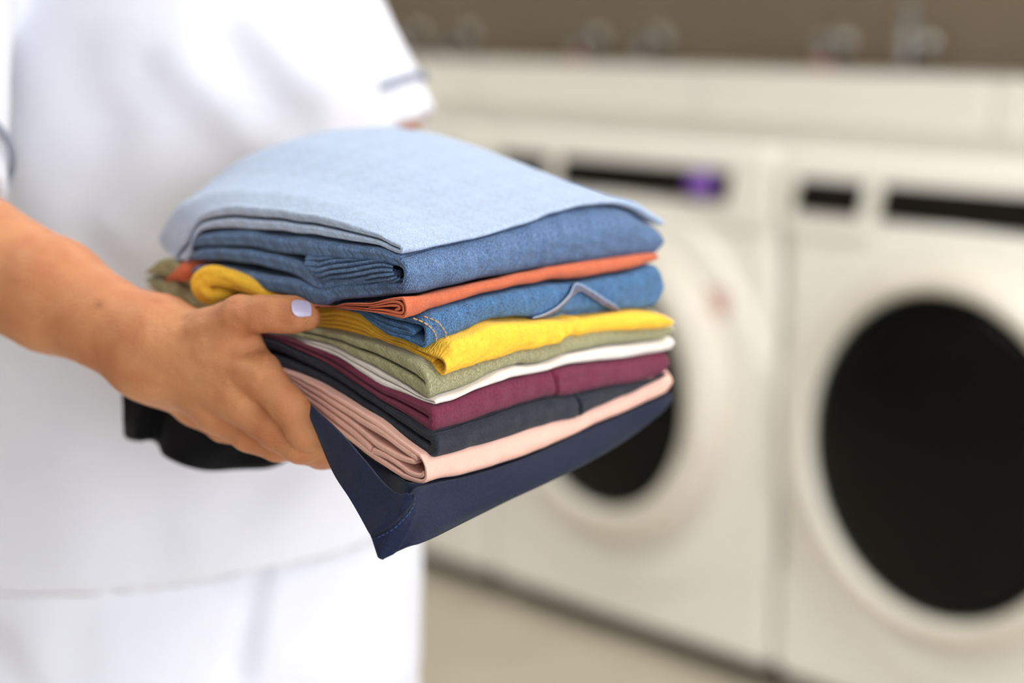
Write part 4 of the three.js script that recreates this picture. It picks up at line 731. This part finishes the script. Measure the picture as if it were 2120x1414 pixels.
{ // thumb nail: a lilac-white plate bent over the thumb's upper side
  const rc = new THREE.Raycaster(), hm = new THREE.Mesh(handGeo, new THREE.MeshBasicMaterial({ side: THREE.DoubleSide }));
  const hit = (x, y) => { rc.set(V(0, EYE, 0), ray(x, y).normalize()); return rc.intersectObject(hm)[0]; };
  const q0 = hit(606, 638).point, q1 = hit(638, 640).point, mid = hit(622, 638), ax = q1.clone().sub(q0).normalize(), outN = mid.face.normal.clone();
  if (outN.dot(rc.ray.direction) > 0) outN.negate();
  outN.addScaledVector(ax, -outN.dot(ax)).normalize();
  const c = mid.point.clone().addScaledVector(outN, 0.0007);
  const side = new THREE.Vector3().crossVectors(ax, outN).normalize(), len = 0.0112, R = 0.0088, pos = [], idx = [], n = 24, m = 24;
  for (const s of [0, 1]) for (let i = 0; i <= n; i++) for (let j = 0; j <= m; j++) {
    const x = i / n * 2 - 1, y = j / m * 2 - 1, rx = x, w = 0.68 * Math.sqrt(Math.max(0.0, 1 - Math.pow(Math.max(0, -rx), 3.2) * 0.98)) * (1 - 0.1 * Math.max(0, rx)), th = y * w * 0.95;
    const r = R + (s ? -0.0012 : 0.0) - 0.0006 * x * x, p = c.clone().addScaledVector(ax, rx * len / 2 + 0.0006 * (1 - y * y) * (x > 0 ? x : 0)).addScaledVector(outN, (Math.cos(th) - 1) * r + (s ? -0.0009 : 0.0004)).addScaledVector(side, Math.sin(th) * r);
    pos.push(p.x, p.y, p.z);
  }
  const N = (n + 1) * (m + 1), id = (i, j, s) => s * N + i * (m + 1) + j;
  for (let i = 0; i < n; i++) for (let j = 0; j < m; j++) idx.push(id(i, j, 0), id(i + 1, j, 0), id(i, j + 1, 0), id(i + 1, j, 0), id(i + 1, j + 1, 0), id(i, j + 1, 0), id(i, j, 1), id(i, j + 1, 1), id(i + 1, j, 1), id(i + 1, j, 1), id(i, j + 1, 1), id(i + 1, j + 1, 1));
  for (let i = 0; i < n; i++) for (const j of [0, m]) idx.push(id(i, j, 0), id(i + 1, j, 0), id(i, j, 1), id(i + 1, j, 0), id(i + 1, j, 1), id(i, j, 1));
  for (let j = 0; j < m; j++) for (const i of [0, n]) idx.push(id(i, j, 0), id(i, j + 1, 0), id(i, j, 1), id(i, j + 1, 0), id(i, j + 1, 1), id(i, j, 1));
  part('fingernail', own(meshFrom(pos, idx)), M.nail, person).userData.label = 'pale lilac painted thumb nail';
}

part('body', own(skinTone(mergeGeometries([coreGeo, headGeo, armGeo, handGeo, leftGeo]))), M.skin, person);
const hairField = (x, y, z) => { const d = Math.min(ell(hp(0, 0.04, -0.022), 0.087, 0.095, 0.1)(x, y, z), ell(hp(0, 0.0, -0.105), 0.04, 0.04, 0.035)(x, y, z)) + 0.003 * noise(x * 90, y * 20, z * 90); const cut = hp(0, 0.05, 0.045), f = (x - cut.x) * fx.x + (y - cut.y) * fx.y + (z - cut.z) * fx.z, v = (x - cut.x) * ux.x + (y - cut.y) * ux.y + (z - cut.z) * ux.z; return Math.max(d, f - v * 0.7, -v - 0.12); };
part('hair', own(surface(hairField, h0.clone().subScalar(0.05), h1.clone().addScalar(0.05), 0.006)), M.hair, person);
// --- clothes
const tunicTrunk = loft([[0.8, 0.226, 0.152], [0.9, 0.216, 0.148], [1.0, 0.2, 0.142], [1.1, 0.178, 0.14, 0.004], [1.22, 0.166, 0.146, 0.014], [1.32, 0.152, 0.122, 0.006], [1.39, 0.13, 0.085], [1.43, 0.08, 0.07], [1.46, 0.062, 0.06]]);
const cuffL = at(800, 285, 1.655), axL = elbowL.clone().sub(shoulderL).normalize(), sleeveL = bone(shoulderL, shoulderL.clone().addScaledVector(axL, 0.3), 0.062, 0.06), cutL = cuffL.dot(axL);
const axR = elbowR.clone().sub(shoulderR).normalize(), sleeveR = bone(shoulderR, elbowR.clone().addScaledVector(axR, 0.1), 0.068, 0.07), cutR = elbowR.clone().addScaledVector(axR, -0.012).dot(axR);
const yoke = [bone(toWorld(0, 1.36, -0.01), shoulderR, 0.07, 0.064), bone(toWorld(0, 1.36, -0.01), shoulderL, 0.07, 0.06)];
// soft folds of the tunic: ridges (+) and valleys (-) along lines on its front
const folds = [
  [[330, 150], [440, 275], 0.02, -0.007], [[400, 120], [520, 270], 0.022, 0.006], [[480, 105], [610, 250], 0.022, -0.009], [[570, 90], [690, 240], 0.028, 0.007],
  [[190, 130], [265, 240], 0.03, -0.007], [[265, 250], [210, 430], 0.03, -0.004], [[330, 260], [250, 450], 0.04, 0.006], [[205, 495], [285, 565], 0.014, -0.006], [[225, 470], [310, 520], 0.016, 0.004],
  [[735, 60], [738, 255], 0.014, -0.007], [[110, 420], [60, 300], 0.03, 0.004],
  [[330, 1060], [760, 960], 0.03, -0.005], [[420, 1150], [760, 1030], 0.028, 0.006], [[0, 1080], [420, 1090], 0.05, 0.004], [[500, 1180], [530, 1050], 0.03, -0.005], [[180, 1160], [160, 900], 0.04, 0.004],
].map(([a, b, w, h]) => [flatBone(at(a[0], a[1], 1.47), at(b[0], b[1], 1.49)), w, h * (a[1] > 800 ? 1.3 : 1)]);
const front = V(sf, 0, cf);
const tunicField = (x, y, z) => {
  let d = blend3(x, y, z);
  const sl = Math.max(sleeveL(x, y, z), x * axL.x + y * axL.y + z * axL.z - cutL), sr = Math.max(sleeveR(x, y, z), x * axR.x + y * axR.y + z * axR.z - cutR);
  d = smin(d, sl, 0.01); d = smin(d, sr, 0.022);
  if (Math.abs(d) < 0.03) {
    for (const [f, w, h] of folds) { const q = f(x, y, z); if (q < w * 2.6) d -= h * Math.exp(-Math.pow(q / w, 2)); }
    d += 0.004 * fbm(x * 9, y * 6, z * 9) + 0.0012 * noise(x * 30, y * 24, z * 30);
    const hem = y - 0.852; if (hem < 0.05) d -= 0.0015 * Math.exp(-Math.pow((hem - 0.012) / 0.014, 2));
  }
  return Math.max(d, 0.85 - y);
};
const blend3 = blend([tunicTrunk, ...yoke], 0.05);
const tunic = part('tunic', own(surface(tunicField, V(-0.62, 0.83, -1.93), V(0.03, 1.5, -1.2), 0.0075)), M.white, person);
const band = (c, ax, R, l, t) => { const g = new THREE.CylinderGeometry(R, R, l, 56, 1, true), h = new THREE.CylinderGeometry(R - t, R - t, l, 56, 1, true), r = [g, h, new THREE.RingGeometry(R - t, R, 56).rotateX(Math.PI / 2).translate(0, l / 2, 0), new THREE.RingGeometry(R - t, R, 56).rotateX(Math.PI / 2).translate(0, -l / 2, 0)]; const q = new THREE.Quaternion().setFromUnitVectors(V(0, 1, 0), ax); return merged(r).applyQuaternion(q).translate(c.x, c.y, c.z); };
const onL = (k) => shoulderL.clone().addScaledVector(axL, cutL - shoulderL.dot(axL) - k), onR = (k) => shoulderR.clone().addScaledVector(axR, cutR - shoulderR.dot(axR) - k);
part('sleeve_piping', own(band(onL(0.032), axL, 0.067, 0.0055, 0.004)), M.piping, tunic).userData.label = 'grey piping on the left sleeve';
part('sleeve_piping', own(band(onR(0.03), axR, 0.075, 0.0055, 0.004)), M.piping, tunic).userData.label = 'grey piping on the right sleeve';
const hips = loft([[0.74, 0.19, 0.125], [0.82, 0.2, 0.132], [0.92, 0.185, 0.125], [0.98, 0.165, 0.115]]);
const legs = []; for (const s of [-1, 1]) legs.push(blend(chain([[toWorld(s * 0.1, 0.84, 0.004), 0.112], [toWorld(s * 0.105, 0.66, 0.012), 0.102], [toWorld(s * 0.108, 0.46, 0.01), 0.088], [toWorld(s * 0.108, 0.09, -0.01), 0.082]]), 0.02));
const creasesT = [[[515, 1170], [455, 1440], 0.018, -0.022], [[560, 1180], [540, 1440], 0.03, 0.006], [[0, 1330], [70, 1440], 0.018, -0.006], [[170, 1260], [150, 1440], 0.02, -0.004]].map(([a, b, w, h]) => [flatBone(at(...a, 1.49), at(...b, 1.5)), w, h]);
const trouserField = (x, y, z) => { let d = smin(legs[0](x, y, z), legs[1](x, y, z), 0.012); d = smin(d, hips(x, y, z), 0.04); if (Math.abs(d) < 0.03) { for (const [f, w, h] of creasesT) d -= h * Math.exp(-Math.pow(f(x, y, z) / w, 2)); d += 0.0035 * fbm(x * 12, y * 5, z * 12) + 0.001 * noise(x * 40, y * 25, z * 40); } return Math.max(d, 0.045 - y, y - 0.96); };
part('trousers', own(surface(trouserField, V(-0.55, 0.03, -1.9), V(0.02, 0.97, -1.35), 0.009)), M.white, person);
for (const s of [-1, 1]) { const sh = blend([bone(toWorld(s * 0.108, 0.04, -0.05), toWorld(s * 0.115, 0.036, 0.13), 0.04, 0.036), bone(toWorld(s * 0.108, 0.06, -0.03), toWorld(s * 0.11, 0.05, 0.06), 0.042, 0.036)], 0.02), c = toWorld(s * 0.11, 0.05, 0.04); part('shoe', own(surface((x, y, z) => Math.max(sh(x, y, z), 0.002 - y), V(c.x - 0.2, -0.01, c.z - 0.2), V(c.x + 0.2, 0.13, c.z + 0.2), 0.007)), M.shoe, person); }

scene.traverse((o) => { if (o.isMesh) o.castShadow = o.receiveShadow = true; });
renderer.render(scene, camera);
